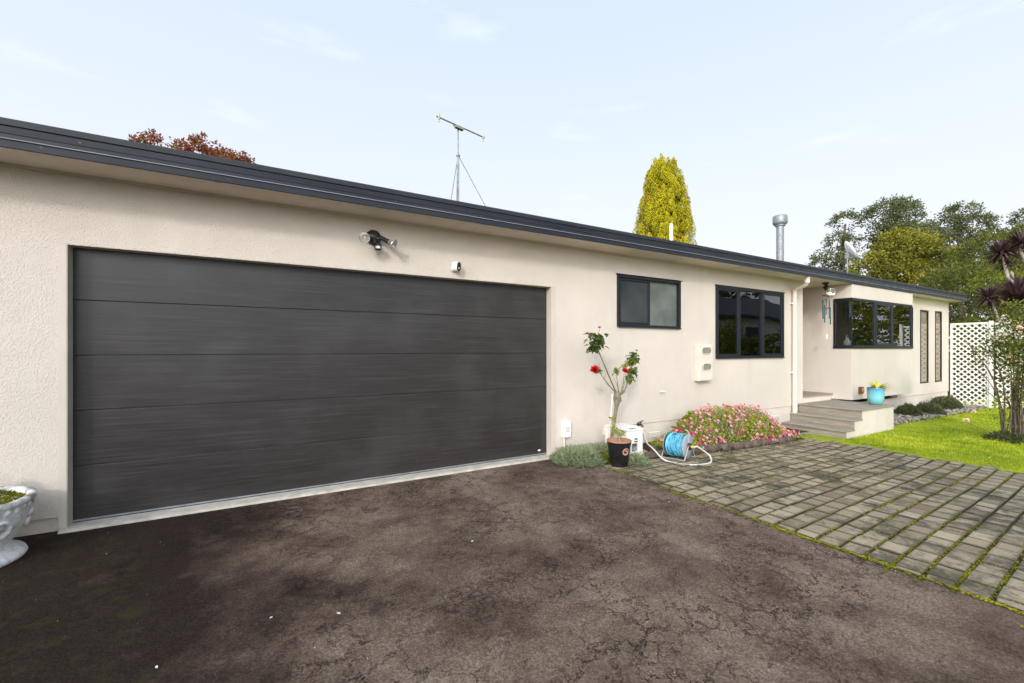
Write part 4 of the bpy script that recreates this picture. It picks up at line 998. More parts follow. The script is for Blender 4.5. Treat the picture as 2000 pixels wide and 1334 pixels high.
# flower bed
FB = thing('flower_bed', 'dense mound of pink flowering bedding plants under the wide window', 'flowers', (6.7, -.35, -.1))
def bed_h(x, y):
    e = min(1, max(0, (x-4.78)/1.1))**.8*min(1, max(0, (7.98-x)/.8))**.7
    yy = (y + .34)/.36; prof_ = max(0, 1 - abs(yy)**2.3)
    top = .10 + .34*sm(5.0,5.6,x) - .26*sm(6.7,8.3,x)
    return zg(x) + .04 + e*prof_**.6*(top + .12*(1-abs(yy)))*1.0
lf = MB(); pk = MB(); ht = MB(); stm = MB()
for q in range(15000):
    x = random.uniform(4.82, 8.45); y = random.uniform(-.72, -.02)
    hh = bed_h(x, y); fz = random.random()**.45
    cl = mnoise.noise((x*3.1, y*4, 0))
    z = zg(x) + .03 + (hh - zg(x) - .03)*fz + .05*cl*fz
    if hh < zg(x) + .06: continue
    d = Vector((random.uniform(-1,1), random.uniform(-1.2,.5), random.uniform(-.2,1.1)))
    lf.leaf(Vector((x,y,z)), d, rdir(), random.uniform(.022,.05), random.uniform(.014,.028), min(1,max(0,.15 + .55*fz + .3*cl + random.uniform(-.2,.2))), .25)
def floret(mb, c, r, d):
    a0 = random.uniform(0,6.28); A = rotM(c, d).to_3x3()
    for q in range(5):
        a = a0 + q*1.2566; dd = A @ Vector((math.cos(a), math.sin(a), .25)); mb.leaf(Vector(c), dd, A @ Vector((0,0,1)), r, r*.95, random.random(), .1)
for q in range(860):
    x = random.uniform(4.84, 8.42); y = -.72 + .66*random.random()**1.25; hh = bed_h(x, y)
    if hh < zg(x) + .08: continue
    cl = mnoise.noise((x*2.0, y*3, 9))
    hot = random.random() < (.20 + .30*sm(7.2,8.2,x) + .22*sm(5.7,5.1,x))
    z = hh + random.uniform(-.03,.045) + .03*cl
    if not hot and cl < -.25 and random.random() < .7: continue
    d = Vector((random.uniform(-.6,.6), -.9 + random.uniform(-.3,.5), .7 + random.uniform(-.3,.3)))
    floret(ht if hot else pk, (x, y-.01, z), random.uniform(.017,.030), d)
for q in range(60):   # flowers hanging over the log edge
    x = random.uniform(5.2, 7.95); y = -.70 - .04*random.random() + .10*sm(7,8.4,x); floret(ht if random.random() < .5 else pk, (x, y, zg(x)+random.uniform(.05,.16)), random.uniform(.018,.032), (0,-1,.3))
for q in range(500):
    x = random.uniform(5.1, 8.3); y = random.uniform(-.66,-.1); hh = bed_h(x,y)
    a = Vector((x,y,zg(x)+.06)); b_ = Vector((x+random.uniform(-.12,.12), y+random.uniform(-.12,.02), hh+random.uniform(-.03,.02))); stm.tube([a, b_], .0025, 4, cap=False)
for q in range(30):   # taller leafy shoots at the left
    x = random.uniform(5.35,5.72); y = random.uniform(-.30,-.16); z = bed_h(x,y) + random.uniform(-.02,.06)
    for w in range(5): lf.leaf(Vector((x,y,z)), rdir(), rdir(), .04, .032, random.uniform(.2,.5), .2)
kind(build('foliage', lf, M['bedleaf'], FB, rndattr=True), 'stuff'); kind(build('pale_flowers', pk, M['pinkfl'], FB, rndattr=True), 'stuff'); kind(build('hot_pink_flowers', ht, M['hotfl'], FB, rndattr=True), 'stuff'); kind(build('stems', stm, M['pale_bark'], FB), 'stuff')
# half-log edging
LE = thing('log_edging', 'dark half-log edging along the front of the flower bed', 'edging', (6.7, -.68, -.1))
x = 5.0; i = 0
while x < 7.8:
    w = random.uniform(.20,.27); y = -.70 + .0*x + .20*sm(7.0,8.4,x) + .02*math.sin(i); z = zg(x)
    m = MB(); m.tube([(x,y,z+.045),(x+.01,y,z+.052),(x+w-.012,y+.01,z+.052),(x+w,y+.012,z+.045)], [.045,.062,.062,.045], 10)
    if i % 3 == 0: m.tube([(x+w*.5,y-.055,z-.02),(x+w*.5,y-.055,z+.10)], .012, 6)
    build('log', m, M['log'], LE); x += w + .006; i += 1

# blue pot on the deck
P2 = thing('blue_pot', 'glossy turquoise-blue glazed pot on the corner of the deck', 'pot', (10.42, -.80, .312))
# deck corner pot
c2 = (10.32, -.835, .3125)
m = MB(); m.lathe([(r_*.80, z_) for r_, z_ in ((.001,0),(.105,0),(.125,.012),(.150,.05),(.163,.11),(.168,.20),(.168,.30),(.171,.315),(.171,.327),(.162,.328),(.155,.30),(.15,.27),(.001,.265))], c2, 48); build('pot_body', m, M['blue_glaze'], P2)
P2.location = c2; 
for ch in P2.children: ch.location = Vector((10.42,-.80,.312)) - Vector(c2)
m = MB()
for (a, el, n) in ((2.9,.75,7),(3.4,.5,5),(2.4,1.0,4),(-.2,.30,6),(.3,.5,5),(-.7,.45,5),(1.2,.9,4),(4.6,.6,4),(5.2,.35,5)):
    for q in range(n):
        aa = a + random.gauss(0,.22) + R(-30); ee = el + random.gauss(0,.18); L = random.uniform(.16,.30)
        d = Vector((math.cos(aa)*math.cos(ee), math.sin(aa)*math.cos(ee), math.sin(ee)))
        p = Vector((c2[0]+.04*math.cos(aa)+.03, c2[1]+.03*math.sin(aa)-.02, c2[2]+.29)); m.leaf(p, d, Vector((0,0,1)), L, .042, random.random(), .25)
tag(build('yellow_plant', m, M['yellowleaf'], loc=(c2[0],c2[1],c2[2]+.28), rndattr=True), 'spiky yellow-leaved plant growing in the turquoise pot', 'plant')

# stone bed and low shrubs by the far wall
stn = MB()
for q in range(2600):
    x = random.uniform(10.6,16.8); y = -.90 + random.random()*.72; s = random.uniform(.015,.045)
    z = zg(x) + .03 + .04*math.sin(math.pi*(y+.92)/.82); A = Matrix.Translation((x,y,z)) @ Matrix.Rotation(random.uniform(0,3),4,rdir())
    stn.obox(A, s*random.uniform(.8,1.8), s, s*random.uniform(.5,.9), random.random())
kind(build('rubble_stones', stn, M['stone'], rndattr=True), 'stuff')
mound('low_shrub', 'dark low shrub nearest the deck in the stone bed', (12.9,-.50), .42,.26,.34, 3000, M['darkshrub'], .045, .02, None, .7, 'shrub')
mound('low_shrub', 'dark low shrub in the middle of the stone bed', (13.8,-.58), .50,.30,.34, 3000, M['darkshrub'], .045, .02, None, .7, 'shrub')
mound('low_shrub', 'dark low shrub at far end of stone bed near the lattice', (15.4,-.45), .85,.30,.42, 4200, M['darkshrub'], .05, .02, None, .7, 'shrub')

# lattice fence
LF = thing('lattice_fence', 'white diagonal lattice screen between the house corner and the garden', 'fence', (16.97, -1, -.2))
def lattice(y0, y1, z0, z1, x, parent):
    m = MB(); s = .142; w = .036
    def clip(c, sg):     # line z = c + sg*(y-y0)
        pts = []
        ya, yb = y0, y1
        za, zb_ = c + sg*0, c + sg*(y1-y0)
        def yat(z): return y0 + sg*(z-c)
        lo, hi = ya, yb
        if sg > 0: lo = max(lo, yat(z0)); hi = min(hi, yat(z1))
        else: lo = max(lo, yat(z1)); hi = min(hi, yat(z0))
        return (lo, hi) if hi - lo > .02 else None
    n = int((z1-z0 + (y1-y0))/s) + 2
    for i in range(-n, 2*n):
        for sg, dx in ((1, 0), (-1, .012)):
            c = z0 + i*s - (0 if sg > 0 else 0)
            r_ = clip(c, sg)
            if not r_: continue
            a, b = r_; L = math.hypot(b-a, b-a); mid_ = (a+b)/2; zz = c + sg*(mid_-y0)
            m.obox(Matrix.Translation((x+dx, mid_, zz)) @ Matrix.Rotation(sg*R(45),4,'X'), .008, L, w)
    return build('lattice_panel', m, M['lattice_white'], parent)
lattice(-.86, -.18, -.16, 2.08, 16.97, LF); lattice(-1.60, -1.02, -.16, 2.05, 16.95, LF)
m = MB(); m.box(16.95,17.0,-.90,-.14,2.08,2.13); m.box(16.95,17.0,-.18,-.14,-.2,2.0795); m.box(16.95,17.0,-.90,-.86,-.2,2.0795); m.box(16.93,16.98,-1.64,-.98,2.05,2.10); build('frame', m, M['lattice_white'], LF)
m = MB(); m.box(16.92,17.02,-.975,-.905,-.25,2.16); build('post', m, M['lattice_white'], LF)
m = MB(); m.box(16.90,17.0,-1.71,-1.645,-.25,2.16); build('post', m, M['lattice_white'], LF)
m = MB(); m.box(16.94,16.965,-.86,-.18,-.22,-.165); build('base_rail', m, M['log'], LF)

# ------------------------------------------------------------------ trees
def limbs(m, base, top, r0, r1, branches, seed):
    rr = random.Random(seed); b = Vector(base); t = Vector(top); n = 6; pts = []
    for i in range(n+1):
        p = b.lerp(t, i/n); p += Vector((rr.uniform(-1,1), rr.uniform(-1,1), 0))*r0*.6*(1 if 0 < i < n else 0); pts.append(p)
    m.tube(pts, [r0 + (r1-r0)*i/n for i in range(n+1)], 8)
    for q in branches:
        q = Vector(q); k_ = rr.uniform(.35,.85); s = b.lerp(t, k_); rs = (r0 + (r1-r0)*k_)*.6; md = s.lerp(q,.5) + Vector((rr.uniform(-.3,.3), rr.uniform(-.3,.3), rr.uniform(0,.4)))
        m.tube([s, md, q], [rs, rs*.6, rs*.2], 6)
def leaf_tree(name, label, cat, base, blobs, mat, bark, n, leaf, clump, r0=.2, group=None, jit=.35, up=.2, trunk_top=None, aspect=.6, upleaf=False):
    """blobs: list of (centre, (rx,ry,rz), weight); leaves gather in clumps on and inside the blobs"""
    T = thing(name, label, cat, base, group)
    tt = trunk_top or (blobs[0][0][0], blobs[0][0][1], blobs[0][0][2])
    m = MB(); limbs(m, base, tt, r0, r0*.3, [b[0] for b in blobs for _ in (0,)] + [tuple(Vector(b[0]) + Vector(rdir())*b[1][0]*.7) for b in blobs], int(base[0]*10)); build('trunk', m, bark, T)
    m = MB(); tot = sum(b[2] for b in blobs)
    for (c, r, w) in blobs:
        c = Vector(c); nc = max(4, int(n*w/tot/clump[0]))
        for q in range(nc):
            d = rdir(); 
            if d.z < -.35 and random.random() < .5: d.z = -d.z
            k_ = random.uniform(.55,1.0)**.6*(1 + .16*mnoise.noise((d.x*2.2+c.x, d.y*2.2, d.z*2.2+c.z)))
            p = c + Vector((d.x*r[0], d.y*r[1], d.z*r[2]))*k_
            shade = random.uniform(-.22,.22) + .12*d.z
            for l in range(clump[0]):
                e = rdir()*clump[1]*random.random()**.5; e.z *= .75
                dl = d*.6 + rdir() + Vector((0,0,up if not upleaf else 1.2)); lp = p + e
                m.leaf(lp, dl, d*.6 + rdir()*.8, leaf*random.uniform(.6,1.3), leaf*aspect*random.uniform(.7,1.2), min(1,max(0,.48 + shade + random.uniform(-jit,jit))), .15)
    build('crown', m, mat, T, rndattr=True); return T
# gum trees
leaf_tree('gum_tree', 'tall dark gum tree leaning out leftmost behind the satellite dish', 'tree', (52,17.5,-.3), [((52.6,17.2,14.6),(1.5,1.5,1.1),1.2),((51.8,17.6,12.6),(1.1,1.2,.9),.8),((53.2,16.9,12.4),(1.3,1.2,.9),.9),((50.8,18.2,10.6),(1.5,1.5,1.1),1.2),((52.3,17.4,10.2),(1.7,1.5,1.2),1.3),((49.6,18.8,9.0),(1.3,1.3,.9),.9),((52.5,17.5,8.4),(2.4,2,1.4),1.5)], M['gum'], M['bark'], 5950, .23, (24,.48), .35, 'gum trees', trunk_top=(52.6,17.2,14.5))
leaf_tree('gum_tree', 'tallest pair-crowned gum tree just right of the dish', 'tree', (57,14.8,-.3), [((56.0,15.3,15.4),(1.8,1.8,1.7),1.5),((57.6,14.4,15.9),(1.5,1.5,1.4),1.2),((55.6,15.4,13.2),(1.4,1.4,1.2),1),((57.2,14.6,13.2),(2.0,1.8,1.5),1.5),((58.8,13.7,13.6),(1.5,1.5,1.2),.9),((56.5,15,11),(2.4,2,1.6),1.4)], M['gum'], M['bark'], 6800, .25, (24,.51), .4, 'gum trees', trunk_top=(56.8,14.9,15.2))
leaf_tree('gum_tree', 'gum tree with small rounded top behind the olive-green tree', 'tree', (62.5,15.0,-.3), [((61.9,15.3,16.3),(1.7,1.6,1.5),1.3),((62.6,14.9,14.2),(1.8,1.6,1.4),1.2),((63.8,14.2,13.6),(1.7,1.7,1.4),1.1),((64.6,13.7,12.2),(1.8,1.7,1.4),1)], M['gum'], M['bark'], 4250, .27, (24,.53), .4, 'gum trees', trunk_top=(62.2,15.1,16))
leaf_tree('gum_tree', 'broad open gum tree right of the olive-green tree', 'tree', (70,13.0,-.3), [((70,13.0,17.0),(1.9,1.9,1.3),1.2),((68.6,13.8,15.6),(1.9,1.9,1.3),1.2),((71.6,12.2,15.6),(2.1,1.9,1.4),1.3),((67.4,14.4,14.2),(1.7,1.7,1.1),.8),((70.2,12.9,14.0),(2.6,2.2,1.6),1.5),((72.8,11.5,13.6),(2.2,2,1.4),1),((70.5,12.8,11.6),(3,2.4,1.8),1.5)], M['gum'], M['bark'], 7650, .27, (24,.56), .4, 'gum trees', trunk_top=(70,13,16.4))
leaf_tree('gum_tree', 'gum tree cut off by the right edge of the photo', 'tree', (77.5,8.8,-.3), [((77.8,8.6,16.6),(2.2,2.2,1.6),1),((77.0,9.0,14.6),(2.4,2.2,1.6),1),((79,8,13.8),(2.8,2.4,2.4),1)], M['gum'], M['bark'], 4250, .27, (24,.56), .4, 'gum trees')
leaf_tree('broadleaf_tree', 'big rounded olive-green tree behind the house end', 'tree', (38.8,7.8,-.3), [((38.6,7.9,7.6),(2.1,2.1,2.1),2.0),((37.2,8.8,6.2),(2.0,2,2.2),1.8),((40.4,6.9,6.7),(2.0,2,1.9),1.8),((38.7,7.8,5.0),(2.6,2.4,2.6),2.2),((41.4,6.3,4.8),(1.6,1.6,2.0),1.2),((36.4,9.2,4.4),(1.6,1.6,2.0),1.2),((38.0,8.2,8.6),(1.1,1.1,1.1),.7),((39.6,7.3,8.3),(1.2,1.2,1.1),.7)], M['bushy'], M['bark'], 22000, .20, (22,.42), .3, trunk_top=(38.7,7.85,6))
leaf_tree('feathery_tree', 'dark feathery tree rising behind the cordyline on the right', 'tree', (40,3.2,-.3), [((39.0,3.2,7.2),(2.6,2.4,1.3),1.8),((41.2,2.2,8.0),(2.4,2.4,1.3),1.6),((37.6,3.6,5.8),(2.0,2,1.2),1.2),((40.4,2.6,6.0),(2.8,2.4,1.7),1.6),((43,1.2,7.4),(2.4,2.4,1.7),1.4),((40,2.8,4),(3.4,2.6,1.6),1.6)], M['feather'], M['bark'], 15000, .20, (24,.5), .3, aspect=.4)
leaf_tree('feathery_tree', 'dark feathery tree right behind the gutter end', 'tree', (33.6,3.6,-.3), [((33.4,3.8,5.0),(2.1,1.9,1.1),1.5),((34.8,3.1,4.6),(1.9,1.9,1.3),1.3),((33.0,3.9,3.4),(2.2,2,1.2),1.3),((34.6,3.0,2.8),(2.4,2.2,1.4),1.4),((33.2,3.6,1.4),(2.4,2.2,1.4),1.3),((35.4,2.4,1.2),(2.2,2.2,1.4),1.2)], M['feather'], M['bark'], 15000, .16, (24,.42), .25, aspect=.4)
leaf_tree('lime_shrub', 'bright lime-green bush glimpsed below the cordyline heads', 'shrub', (29.6,1.3,-.3), [((29.5,1.5,4.3),(1.2,1.2,.7),1.3),((29.9,.9,3.4),(1.4,1.3,.8),1.2),((29.4,1.5,2.2),(1.3,1.3,1.0),1),((29.6,1.2,1.0),(1.3,1.3,1),.8)], M['lime'], M['bark'], 4500, .13, (18,.3), .1)
leaf_tree('dark_shrub', 'dark green hedge shrub behind the lattice screen', 'shrub', (23.5,.3,-.3), [((22.6,1.0,1.3),(1.3,1.2,1.2),1.2),((23.3,-.2,1.5),(1.3,1.2,1.3),1.2),((22.8,1.0,.4),(1.4,1.2,.8),1),((23.6,-1.4,1.4),(1.3,1.2,1.3),1.1),((23.8,-2.6,1.6),(1.4,1.3,1.5),1.1)], M['feather'], M['bark'], 11000, .12, (20,.3), .1)
# maple over the garage roof
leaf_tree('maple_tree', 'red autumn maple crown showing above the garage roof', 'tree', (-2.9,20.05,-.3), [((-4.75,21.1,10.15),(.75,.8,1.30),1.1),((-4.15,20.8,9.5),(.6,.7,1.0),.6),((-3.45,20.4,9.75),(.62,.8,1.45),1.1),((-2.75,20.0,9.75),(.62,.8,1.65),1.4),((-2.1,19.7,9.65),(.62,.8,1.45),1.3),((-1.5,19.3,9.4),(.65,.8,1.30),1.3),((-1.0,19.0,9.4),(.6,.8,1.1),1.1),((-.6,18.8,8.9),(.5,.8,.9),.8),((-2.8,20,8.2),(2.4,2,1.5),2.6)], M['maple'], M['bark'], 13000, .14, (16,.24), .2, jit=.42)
# golden conifer
GC = thing('golden_conifer', 'golden-yellow upright conifer rising above the roof ridge', 'tree', (17.63,10.66,-.3))
m = MB(); m.tube([(17.63,10.66,-.3),(17.63,10.66,4),(17.63,10.66,9.5)], [.28,.2,.05], 8); build('trunk', m, M['bark'], GC)
m = MB()
def con_r(z):
    t = (z-.3)/10.75
    return 1.86*(1-t**1.8)**.5 if t < 1 else 0
for q in range(820):
    z = (5.2 + 5.35*random.random()**.85) if random.random() < .8 else (.4 + 4.8*random.random()); a = random.uniform(0,6.28); r = con_r(z+.25)*random.choice((.95,.92,.86,.72,.5))*random.uniform(.95,1.03)
    c = Vector((17.63 + r*math.cos(a), 10.66 + r*math.sin(a), z)); out = Vector((math.cos(a), math.sin(a), 0))
    H_ = random.uniform(.40,.70); wd = random.uniform(.13,.20); base_rn = .58 + random.uniform(-.2,.2)
    if random.random() < .02: base_rn = .97
    for l in range(95):
        t = random.random(); rr_ = wd*math.sin(math.pi*min(.98,.22+t*.76))**.8
        p = c + Vector((0,0,1))*H_*t + out*.12*t + Vector((random.gauss(0,1), random.gauss(0,1), 0)).normalized()*rr_*random.uniform(.6,1)
        m.leaf(p, Vector((random.uniform(-.7,.7), random.uniform(-.7,.7), 1)) + out*.35, out + rdir()*.6, random.uniform(.06,.11), random.uniform(.035,.06), min(1,max(0,base_rn - .12 + .26*t + random.uniform(-.14,.14))) if base_rn < .9 else .98, .1)
for q in range(5200):     # inner foliage, its shade put into a darker leaf colour
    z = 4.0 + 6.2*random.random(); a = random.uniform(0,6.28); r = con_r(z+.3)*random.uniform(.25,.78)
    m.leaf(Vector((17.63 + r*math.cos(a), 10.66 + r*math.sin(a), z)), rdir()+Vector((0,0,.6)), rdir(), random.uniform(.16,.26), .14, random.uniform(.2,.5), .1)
build('crown', m, M['gold'], GC, rndattr=True)

# cordyline
CT = thing('cordyline', 'purple cordyline with bare pale stems behind the lattice and roses', 'tree', (22,-.5,-.2))
m = MB()
tk = [([(21.3,-.55,-.2),(21.35,-.55,1.2),(21.45,-.55,2.3)], .16), ([(21.45,-.55,2.2),(22.1,-.3,3.4),(22.28,-.05,4.6)], .065), ([(21.6,-.6,2.3),(21.9,-.55,3.3),(21.75,-.35,4.0)], .06), ([(21.9,-.55,3.4),(22.5,-.75,4.1)], .06), ([(21.9,-.55,3.35),(22.1,-.2,3.9)], .05), ([(21.7,-.7,2.3),(22.5,-.65,3.8),(22.75,-.35,4.9)], .07), ([(22.6,-.6,4.0),(23.1,-.8,4.8)],.06), ([(21.2,-.4,1.5),(20.6,-.2,2.8)], .05)]
for p, r in tk: m.tube(spline(p, 5), [r*(1-.35*i/((len(p)-1)*5)) for i in range((len(p)-1)*5+1)], 8)
build('trunk', m, M['pale_bark'], CT)
def head(c, r, n, mat=M['cordy']):
    m = MB(); c = Vector(c)
    for q in range(n):
        el = math.asin(random.uniform(-.45,1)); a = random.uniform(0,6.28); d = Vector((math.cos(a)*math.cos(el), math.sin(a)*math.cos(el), math.sin(el)))
        L = r*random.uniform(.75,1.15); w = d.cross(Vector((0,0,1)))
        if w.length < .05: continue
        w.normalize(); W = r*.055; rn = random.random()
        sag = -L*.18*(1-d.z)
        p1 = c + d*L*.55; p2 = c + d*L + Vector((0,0,sag))
        m.face([tuple(c-w*W*.5), tuple(c+w*W*.5), tuple(p1+w*W), tuple(p1-w*W)], False, rn); m.face([tuple(p1-w*W), tuple(p1+w*W), tuple(p2)], False, rn)
    build('leaf_head', m, mat, CT, rndattr=True)
head((22.28,-.05,4.75), .56, 230); head((22.80,-.38,5.05), .58, 230); head((21.5,-.6,2.95), .92, 420); head((20.45,-.15,3.05), .52, 180); head((22.35,-.1,4.3), .42, 90); head((22.5,-1.1,3.6), .6, 160)
m = MB(); A = Vector((19.8,-.62,2.35))
for q in range(14):
    a = q*.45; m.tube([A + Vector((.05*math.cos(a),.05*math.sin(a),.1)), A + Vector((.16*math.cos(a),.16*math.sin(a),-.25)), A + Vector((.24*math.cos(a),.24*math.sin(a),-.75))], .022, 5)
tag(build('flower_plume', m, M['cream_paint'], loc=tuple(A)), 'pale drooping seed plume hanging below the big cordyline head', 'plant')

# climbing rose on the lawn
RB = thing('rose_bush', 'large sprawling rose bush with peach blooms on the lawn at right', 'rose', (10.95,-2.5,zg(10.9)))
m = MB(); bs = Vector((10.95,-2.5,-.17)); tips = []
rr = random.Random(5)
for q in range(26):
    a = rr.uniform(0,6.28); sp_ = rr.uniform(.12,.62); top = Vector((10.95 + sp_*math.cos(a), -2.5 + sp_*math.sin(a), rr.uniform(.5,1.9)))
    b0 = bs + Vector((.12*math.cos(a), .12*math.sin(a), 0)); md = b0.lerp(top,.5) + Vector((-.12*math.cos(a), -.12*math.sin(a), .15))
    m.tube(spline([b0, md, top], 4), [.011 - .0009*i for i in range(9)], 6); tips.append((top, md))
m.tube([bs, bs+Vector((.02,.0,.5)), bs+Vector((.05,-.05,1.2))], [.032,.026,.018], 8)
build('stem', m, M['bark'], RB)
m = MB()
blobs = [((11.06,-2.62,1.55),(.44,.48,.45),3000),((11.08,-2.74,1.0),(.42,.46,.5),2400),((10.78,-2.33,1.35),(.32,.32,.35),480),((11.0,-2.6,.4),(.5,.5,.35),420),((11.0,-2.62,1.98),(.34,.38,.25),900)]
for (c, r, n) in blobs:
    for q in range(n//6):
        d = rdir(); k_ = random.random()**.4; p = Vector(c) + Vector((d.x*r[0], d.y*r[1], d.z*r[2]))*k_; sh = random.uniform(-.3,.3) + (.35 if random.random() < .10 else 0)
        for l in range(6):
            m.leaf(p + rdir()*.06, Vector((random.uniform(-1,1), random.uniform(-1,1), random.uniform(-.7,.5))), Vector((0,0,1)) + rdir()*.5, random.uniform(.035,.06), random.uniform(.025,.038), min(1,max(0,.42 + sh + random.uniform(-.15,.15))), .2)
for (t, md) in tips:
    for q in range(11):
        p = md.lerp(t, random.random()) + rdir()*.05; m.leaf(p, rdir(), Vector((0,0,1)), random.uniform(.035,.06), .034, random.random(), .2)
build('leaves', m, M['rosebig_leaf'], RB, rndattr=True)
for (p, r) in (((10.45,-2.05,.15),.055),((10.55,-2.12,.30),.04),((10.62,-2.62,1.72),.055),((10.62,-2.5,1.25),.035)):
    bloom(RB, p, r, M['peach_petal'], (-.5,-.5,.7), 18)
m = MB(); m.tube([(10.95,-2.35,-.1),(10.6,-2.15,.05),(10.45,-2.06,.13)], .006, 6); build('low_cane', m, M['green_stem'], RB)
mound('soil_weeds', 'patch of dark weeds at the foot of the rose bush', (10.95,-2.5), .40,.34,.16, 900, M['darkshrub'], .07, .02)

# ------------------------------------------------------------------ things seen inside the windows
def house_plant(label, c, s, n):
    T = thing('houseplant', label, 'plant', c)
    m = MB(); m.lathe([(.001,0),(.05,0),(.07,.10),(.06,.10),(.055,.09),(.001,.09)], c, 20); build('pot', m, M['cream_paint'], T)
    m = MB()
    for q in range(n): m.leaf(Vector(c) + Vector((0,0,.1)) + rdir()*s*.35*random.random(), rdir()+Vector((0,0,.7)), rdir(), random.uniform(.06,.13), random.uniform(.03,.05), random.random()*.8, .3)
    build('leaves', m, M['gum'], T, rndattr=True)
house_plant('leafy houseplant at the corner end of bay sill', (11.02,-.20,1.47), .30, 120); house_plant('leafy houseplant in the middle of bay sill', (12.2,-.20,1.47), .26, 90); house_plant('leafy houseplant at the far end of bay sill', (12.9,-.18,1.47), .28, 90)
m = MB(); m.box(BX+.13, BXR-.13, BY+.122, -.0, 1.42, 1.468); tag(build('window_sill_shelf', m, M['cream_paint'], loc=(12,-.1,1.42)), 'inner sill shelf carrying the houseplants in the bay', 'shelf')
m = MB(); m.lathe([(.001,0),(.05,0),(.065,.04),(.06,.09),(.03,.12),(.03,.15),(.04,.16),(.03,.16),(.001,.10)], (10.66,-.22,1.469), 20); tag(build('vase', m, M['white_plastic'], loc=(10.66,-.22,1.469)), 'little white vase on the sill behind the corner light', 'vase')
TL = thing('table_lamp', 'lamp with a pale shade standing behind the wide window', 'lamp', (7.9,.9,.9))
m = MB(); m.lathe([(.001,0),(.09,0),(.09,.02),(.02,.05),(.018,.40),(.001,.40)], (7.9,.9,.98), 20); build('lamp_base', m, M['steel'], TL)
m = MB(); m.lathe([(.15,.0),(.22,-.22),(.215,-.22),(.146,.0)], (7.9,.9,1.58), 24); build('lamp_shade', m, M['curtain'], TL)
ST2 = thing('side_table', 'dark side table under the lamp inside the room', 'table', (7.9,.9,.33))
m = MB(); m.box(7.5,8.3,.6,1.2,.94,.979); build('table_top', m, M['log'], ST2, bevel=.004)
for sx in (7.54, 8.26):
    for sy in (.64, 1.16): m = MB(); m.box(sx-.025,sx+.025,sy-.025,sy+.025,.331,.9395); build('leg', m, M['log'], ST2)

# ------------------------------------------------------------------ behind the photographer: what the glass reflects and what shades the drive
NH = thing('neighbour_house', 'white house across the drive that the windows reflect', 'house', (29,-15,-.2))
m = MB(); m.box(19,35,-18,-12,-.3,3.5); build('wall', m, M['white_wall'], NH)
m = MB(); m.extrude([(-11.5,3.35),(-11.5,3.52),(-15,5.3),(-18.5,3.52),(-18.5,3.35)], (18.5,35.5)); build('roof', m, M['dark_roof'], NH)
for x in (22.3, 26.8, 32):
    m = MB(); m.box(x,x+1.5,-11.99,-11.95,1.5,2.9); build('window', m, M['frame'], NH)
leaf_tree('hedge_shrub', 'leafy hedge in front of the white house across the drive', 'shrub', (24,-9.5,-.3), [((18.5,-9.6,1.0),(1.6,1,1.3),1),((21.0,-9.5,1.0),(1.7,1,1.5),1),((23.6,-9.6,.9),(1.7,1,1.3),1),((26.5,-9.5,1.0),(1.8,1,1.6),1),((30,-9.6,1.0),(2,1,1.4),1),((34,-9.6,1.0),(2,1,1.4),1)], M['feather'], M['bark'], 7000, .2, (20,.4), .1)
leaf_tree('backing_tree', 'broad dark tree behind the white house, left', 'tree', (24,-24,-.3), [((22,-24,8),(4,3,3.5),1),((26,-24,7),(4,3,3.5),1),((18,-24,6),(4,3,4),1)], M['gum'], M['bark'], 6000, .45, (20,.9), .4)
leaf_tree('backing_tree', 'broad dark tree behind the white house, right', 'tree', (36,-24,-.3), [((32,-24,8),(4.5,3,4),1),((38,-24,7),(4.5,3,4),1),((44,-24,8),(5,3,4),1)], M['gum'], M['bark'], 6000, .45, (20,.9), .4)
leaf_tree('backing_tree', 'rounded olive tree beyond the far end of the white house', 'tree', (46,-17,-.3), [((43,-14.5,3.4),(4,2.5,3.4),1),((50,-14.5,4.0),(4.5,2.5,4.0),1),((58,-15.5,4.0),(5,2.5,4.6),1.2),((66,-16.5,4.4),(5,2.5,5),1.2),((75,-18.5,5),(6,3,5.5),1.2)], M['bushy'], M['bark'], 12000, .32, (20,.6), .4)
leaf_tree('shade_tree', 'leafy tree at the left of the drive behind the photographer', 'tree', (-6.0,-7.4,-.3), [((-9.8,-7.0,3.4),(1.2,1.0,1.1),1),((-8.2,-7.1,2.9),(1.2,1.0,1.1),1),((-6.6,-7.1,2.4),(1.2,1.0,1.0),1),((-5.0,-7.2,1.9),(1.1,1.0,.9),1),((-9,-7.0,1.4),(1.5,1,1.2),1),((-6.8,-7.1,1.0),(1.5,1,1.1),1),((-4.9,-7.2,.8),(1.1,1,.8),.8)], M['feather'], M['bark'], 9000, .2, (20,.42), .18, trunk_top=(-6.5,-7,3.5))
leaf_tree('shade_tree', 'slender tree behind the photographer shading the paving', 'tree', (.6,-9.3,-.3), [((.5,-9.2,3.8),(1.0,.8,.7),1),((1.6,-9.3,3.6),(.9,.7,.6),.8)], M['feather'], M['bark'], 3500, .16, (18,.36), .1, trunk_top=(.8,-9.2,3.7))

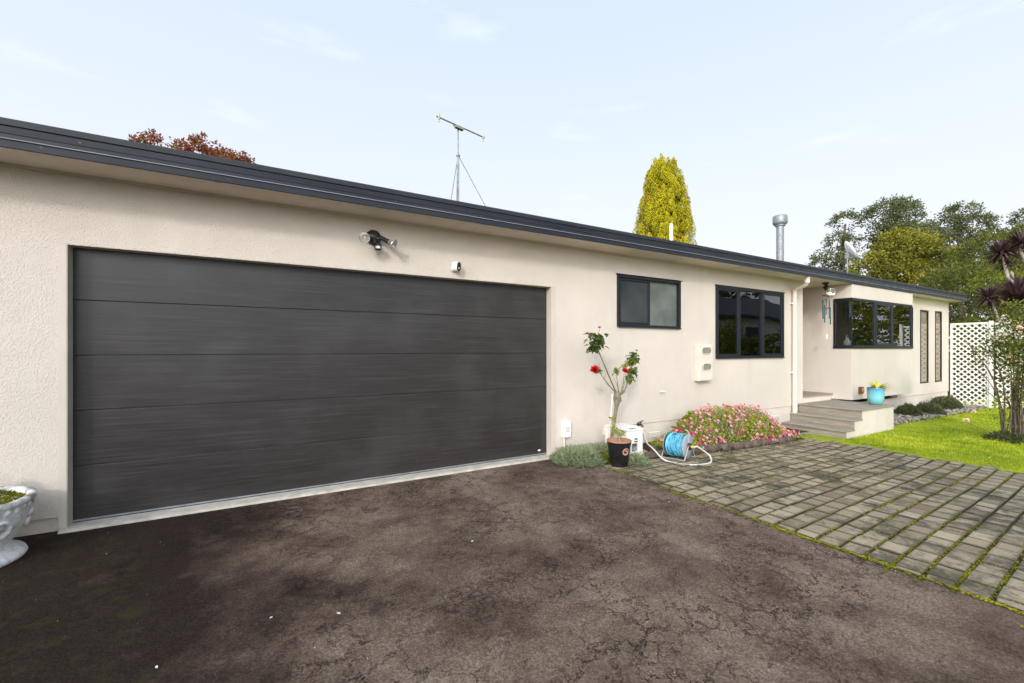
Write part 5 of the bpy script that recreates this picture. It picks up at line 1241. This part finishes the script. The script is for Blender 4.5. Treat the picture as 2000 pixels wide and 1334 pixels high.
# ------------------------------------------------------------------ light, sky, camera
SUN = Vector((1.05, 1.0, -.66)).normalized()
sl = bpy.data.lights.new('sun', 'SUN'); sl.energy = .95; sl.angle = R(6); sl.color = (1.0,.945,.86)
so_ = bpy.data.objects.new('sun', sl); COL.objects.link(so_); so_.rotation_euler = SUN.to_track_quat('-Z', 'Y').to_euler(); so_.location = (-10,-10,12)
elev = math.asin(-SUN.z); az = math.atan2(-SUN.x, -SUN.y)
wd = bpy.data.worlds.new('World'); sc.world = wd; wd.use_nodes = True
nt = wd.node_tree; bg = nt.nodes['Background']
sk = nt.nodes.new('ShaderNodeTexSky'); sk.sky_type = 'NISHITA'; sk.sun_disc = False; sk.sun_elevation = elev; sk.sun_rotation = az; sk.air_density = 1.0; sk.dust_density = 2.5; sk.ozone_density = 1.0; sk.altitude = 50
tc = nt.nodes.new('ShaderNodeTexCoord')
sep = nt.nodes.new('ShaderNodeSeparateXYZ'); nt.links.new(tc.outputs['Generated'], sep.inputs[0])
mp = nt.nodes.new('ShaderNodeMapping'); mp.inputs['Scale'].default_value = (1,1,4.5); nt.links.new(tc.outputs['Generated'], mp.inputs[0])
nz = nt.nodes.new('ShaderNodeTexNoise'); nz.inputs['Scale'].default_value = 4.5; nz.inputs['Detail'].default_value = 7; nz.inputs['Roughness'].default_value = .55; nt.links.new(mp.outputs[0], nz.inputs['Vector'])
cr = nt.nodes.new('ShaderNodeValToRGB'); cr.color_ramp.elements[0].position = .60; cr.color_ramp.elements[0].color = (0,0,0,1); cr.color_ramp.elements[1].position = .85; cr.color_ramp.elements[1].color = (.5,.5,.5,1); nt.links.new(nz.outputs['Fac'], cr.inputs[0])
hz = nt.nodes.new('ShaderNodeValToRGB'); e = hz.color_ramp.elements; e[0].position = 0.0; e[0].color = (.93,.93,.93,1); e[1].position = .75; e[1].color = (.72,.72,.72,1); nt.links.new(sep.outputs['Z'], hz.inputs[0])
mxA = nt.nodes.new('ShaderNodeMix'); mxA.data_type = 'RGBA'; nt.links.new(hz.outputs[0], mxA.inputs[0]); nt.links.new(sk.outputs[0], mxA.inputs[6]); hc = nt.nodes.new('ShaderNodeValToRGB'); q_ = hc.color_ramp.elements; q_[0].position = .12; q_[0].color = (.59,.595,.62,1); q_[1].position = .62; q_[1].color = (.515,.59,.675,1); nt.links.new(sep.outputs['Z'], hc.inputs[0])
hm = nt.nodes.new('ShaderNodeVectorMath'); hm.operation = 'SCALE'; hm.inputs['Scale'].default_value = 10; nt.links.new(hc.outputs[0], hm.inputs[0]); nt.links.new(hm.outputs[0], mxA.inputs[7])
mxB = nt.nodes.new('ShaderNodeMix'); mxB.data_type = 'RGBA'; nt.links.new(cr.outputs[0], mxB.inputs[0]); nt.links.new(mxA.outputs[2], mxB.inputs[6]); mxB.inputs[7].default_value = (6.2,6.5,6.8,1)
# broad glow added to the sky, centred below the sun, fills the eave shade
dp_ = nt.nodes.new('ShaderNodeVectorMath'); dp_.operation = 'DOT_PRODUCT'; nt.links.new(tc.outputs['Generated'], dp_.inputs[0]); dp_.inputs[1].default_value = tuple(Vector((-SUN.x, -SUN.y, .14)).normalized())
cl_ = nt.nodes.new('ShaderNodeMath'); cl_.operation = 'MAXIMUM'; nt.links.new(dp_.outputs['Value'], cl_.inputs[0]); cl_.inputs[1].default_value = 0
pw_ = nt.nodes.new('ShaderNodeMath'); pw_.operation = 'POWER'; nt.links.new(cl_.outputs[0], pw_.inputs[0]); pw_.inputs[1].default_value = 2.0
gw_ = nt.nodes.new('ShaderNodeMath'); gw_.operation = 'MULTIPLY_ADD'; nt.links.new(pw_.outputs[0], gw_.inputs[0]); gw_.inputs[1].default_value = 2.75; gw_.inputs[2].default_value = 1
vm_ = nt.nodes.new('ShaderNodeVectorMath'); vm_.operation = 'SCALE'; nt.links.new(mxB.outputs[2], vm_.inputs[0]); nt.links.new(gw_.outputs[0], vm_.inputs['Scale'])
nt.links.new(vm_.outputs[0], bg.inputs['Color']); bg.inputs['Strength'].default_value = .12

cam = bpy.data.cameras.new('camera'); co = bpy.data.objects.new('camera', cam); COL.objects.link(co)
co.location = (0, -4.61, 1.38); cam.sensor_width = 36; cam.lens = 840/2000*36
th_ = math.atan(840/1473.0); co.rotation_euler = (R(90), 0, -th_); cam.shift_y = 16/2000; cam.clip_end = 2000; cam.clip_start = .05
sc.camera = co
sc.view_settings.view_transform = 'Standard'; sc.view_settings.look = 'None'; sc.view_settings.gamma = 1; sc.view_settings.exposure = 0.55
sc.render.resolution_x = 1024; sc.render.resolution_y = 683
sc.cycles.max_bounces = 6; sc.cycles.diffuse_bounces = 4; sc.cycles.transparent_max_bounces = 12; sc.cycles.use_adaptive_sampling = True; sc.cycles.adaptive_threshold = .02; sc.cycles.use_denoising = True
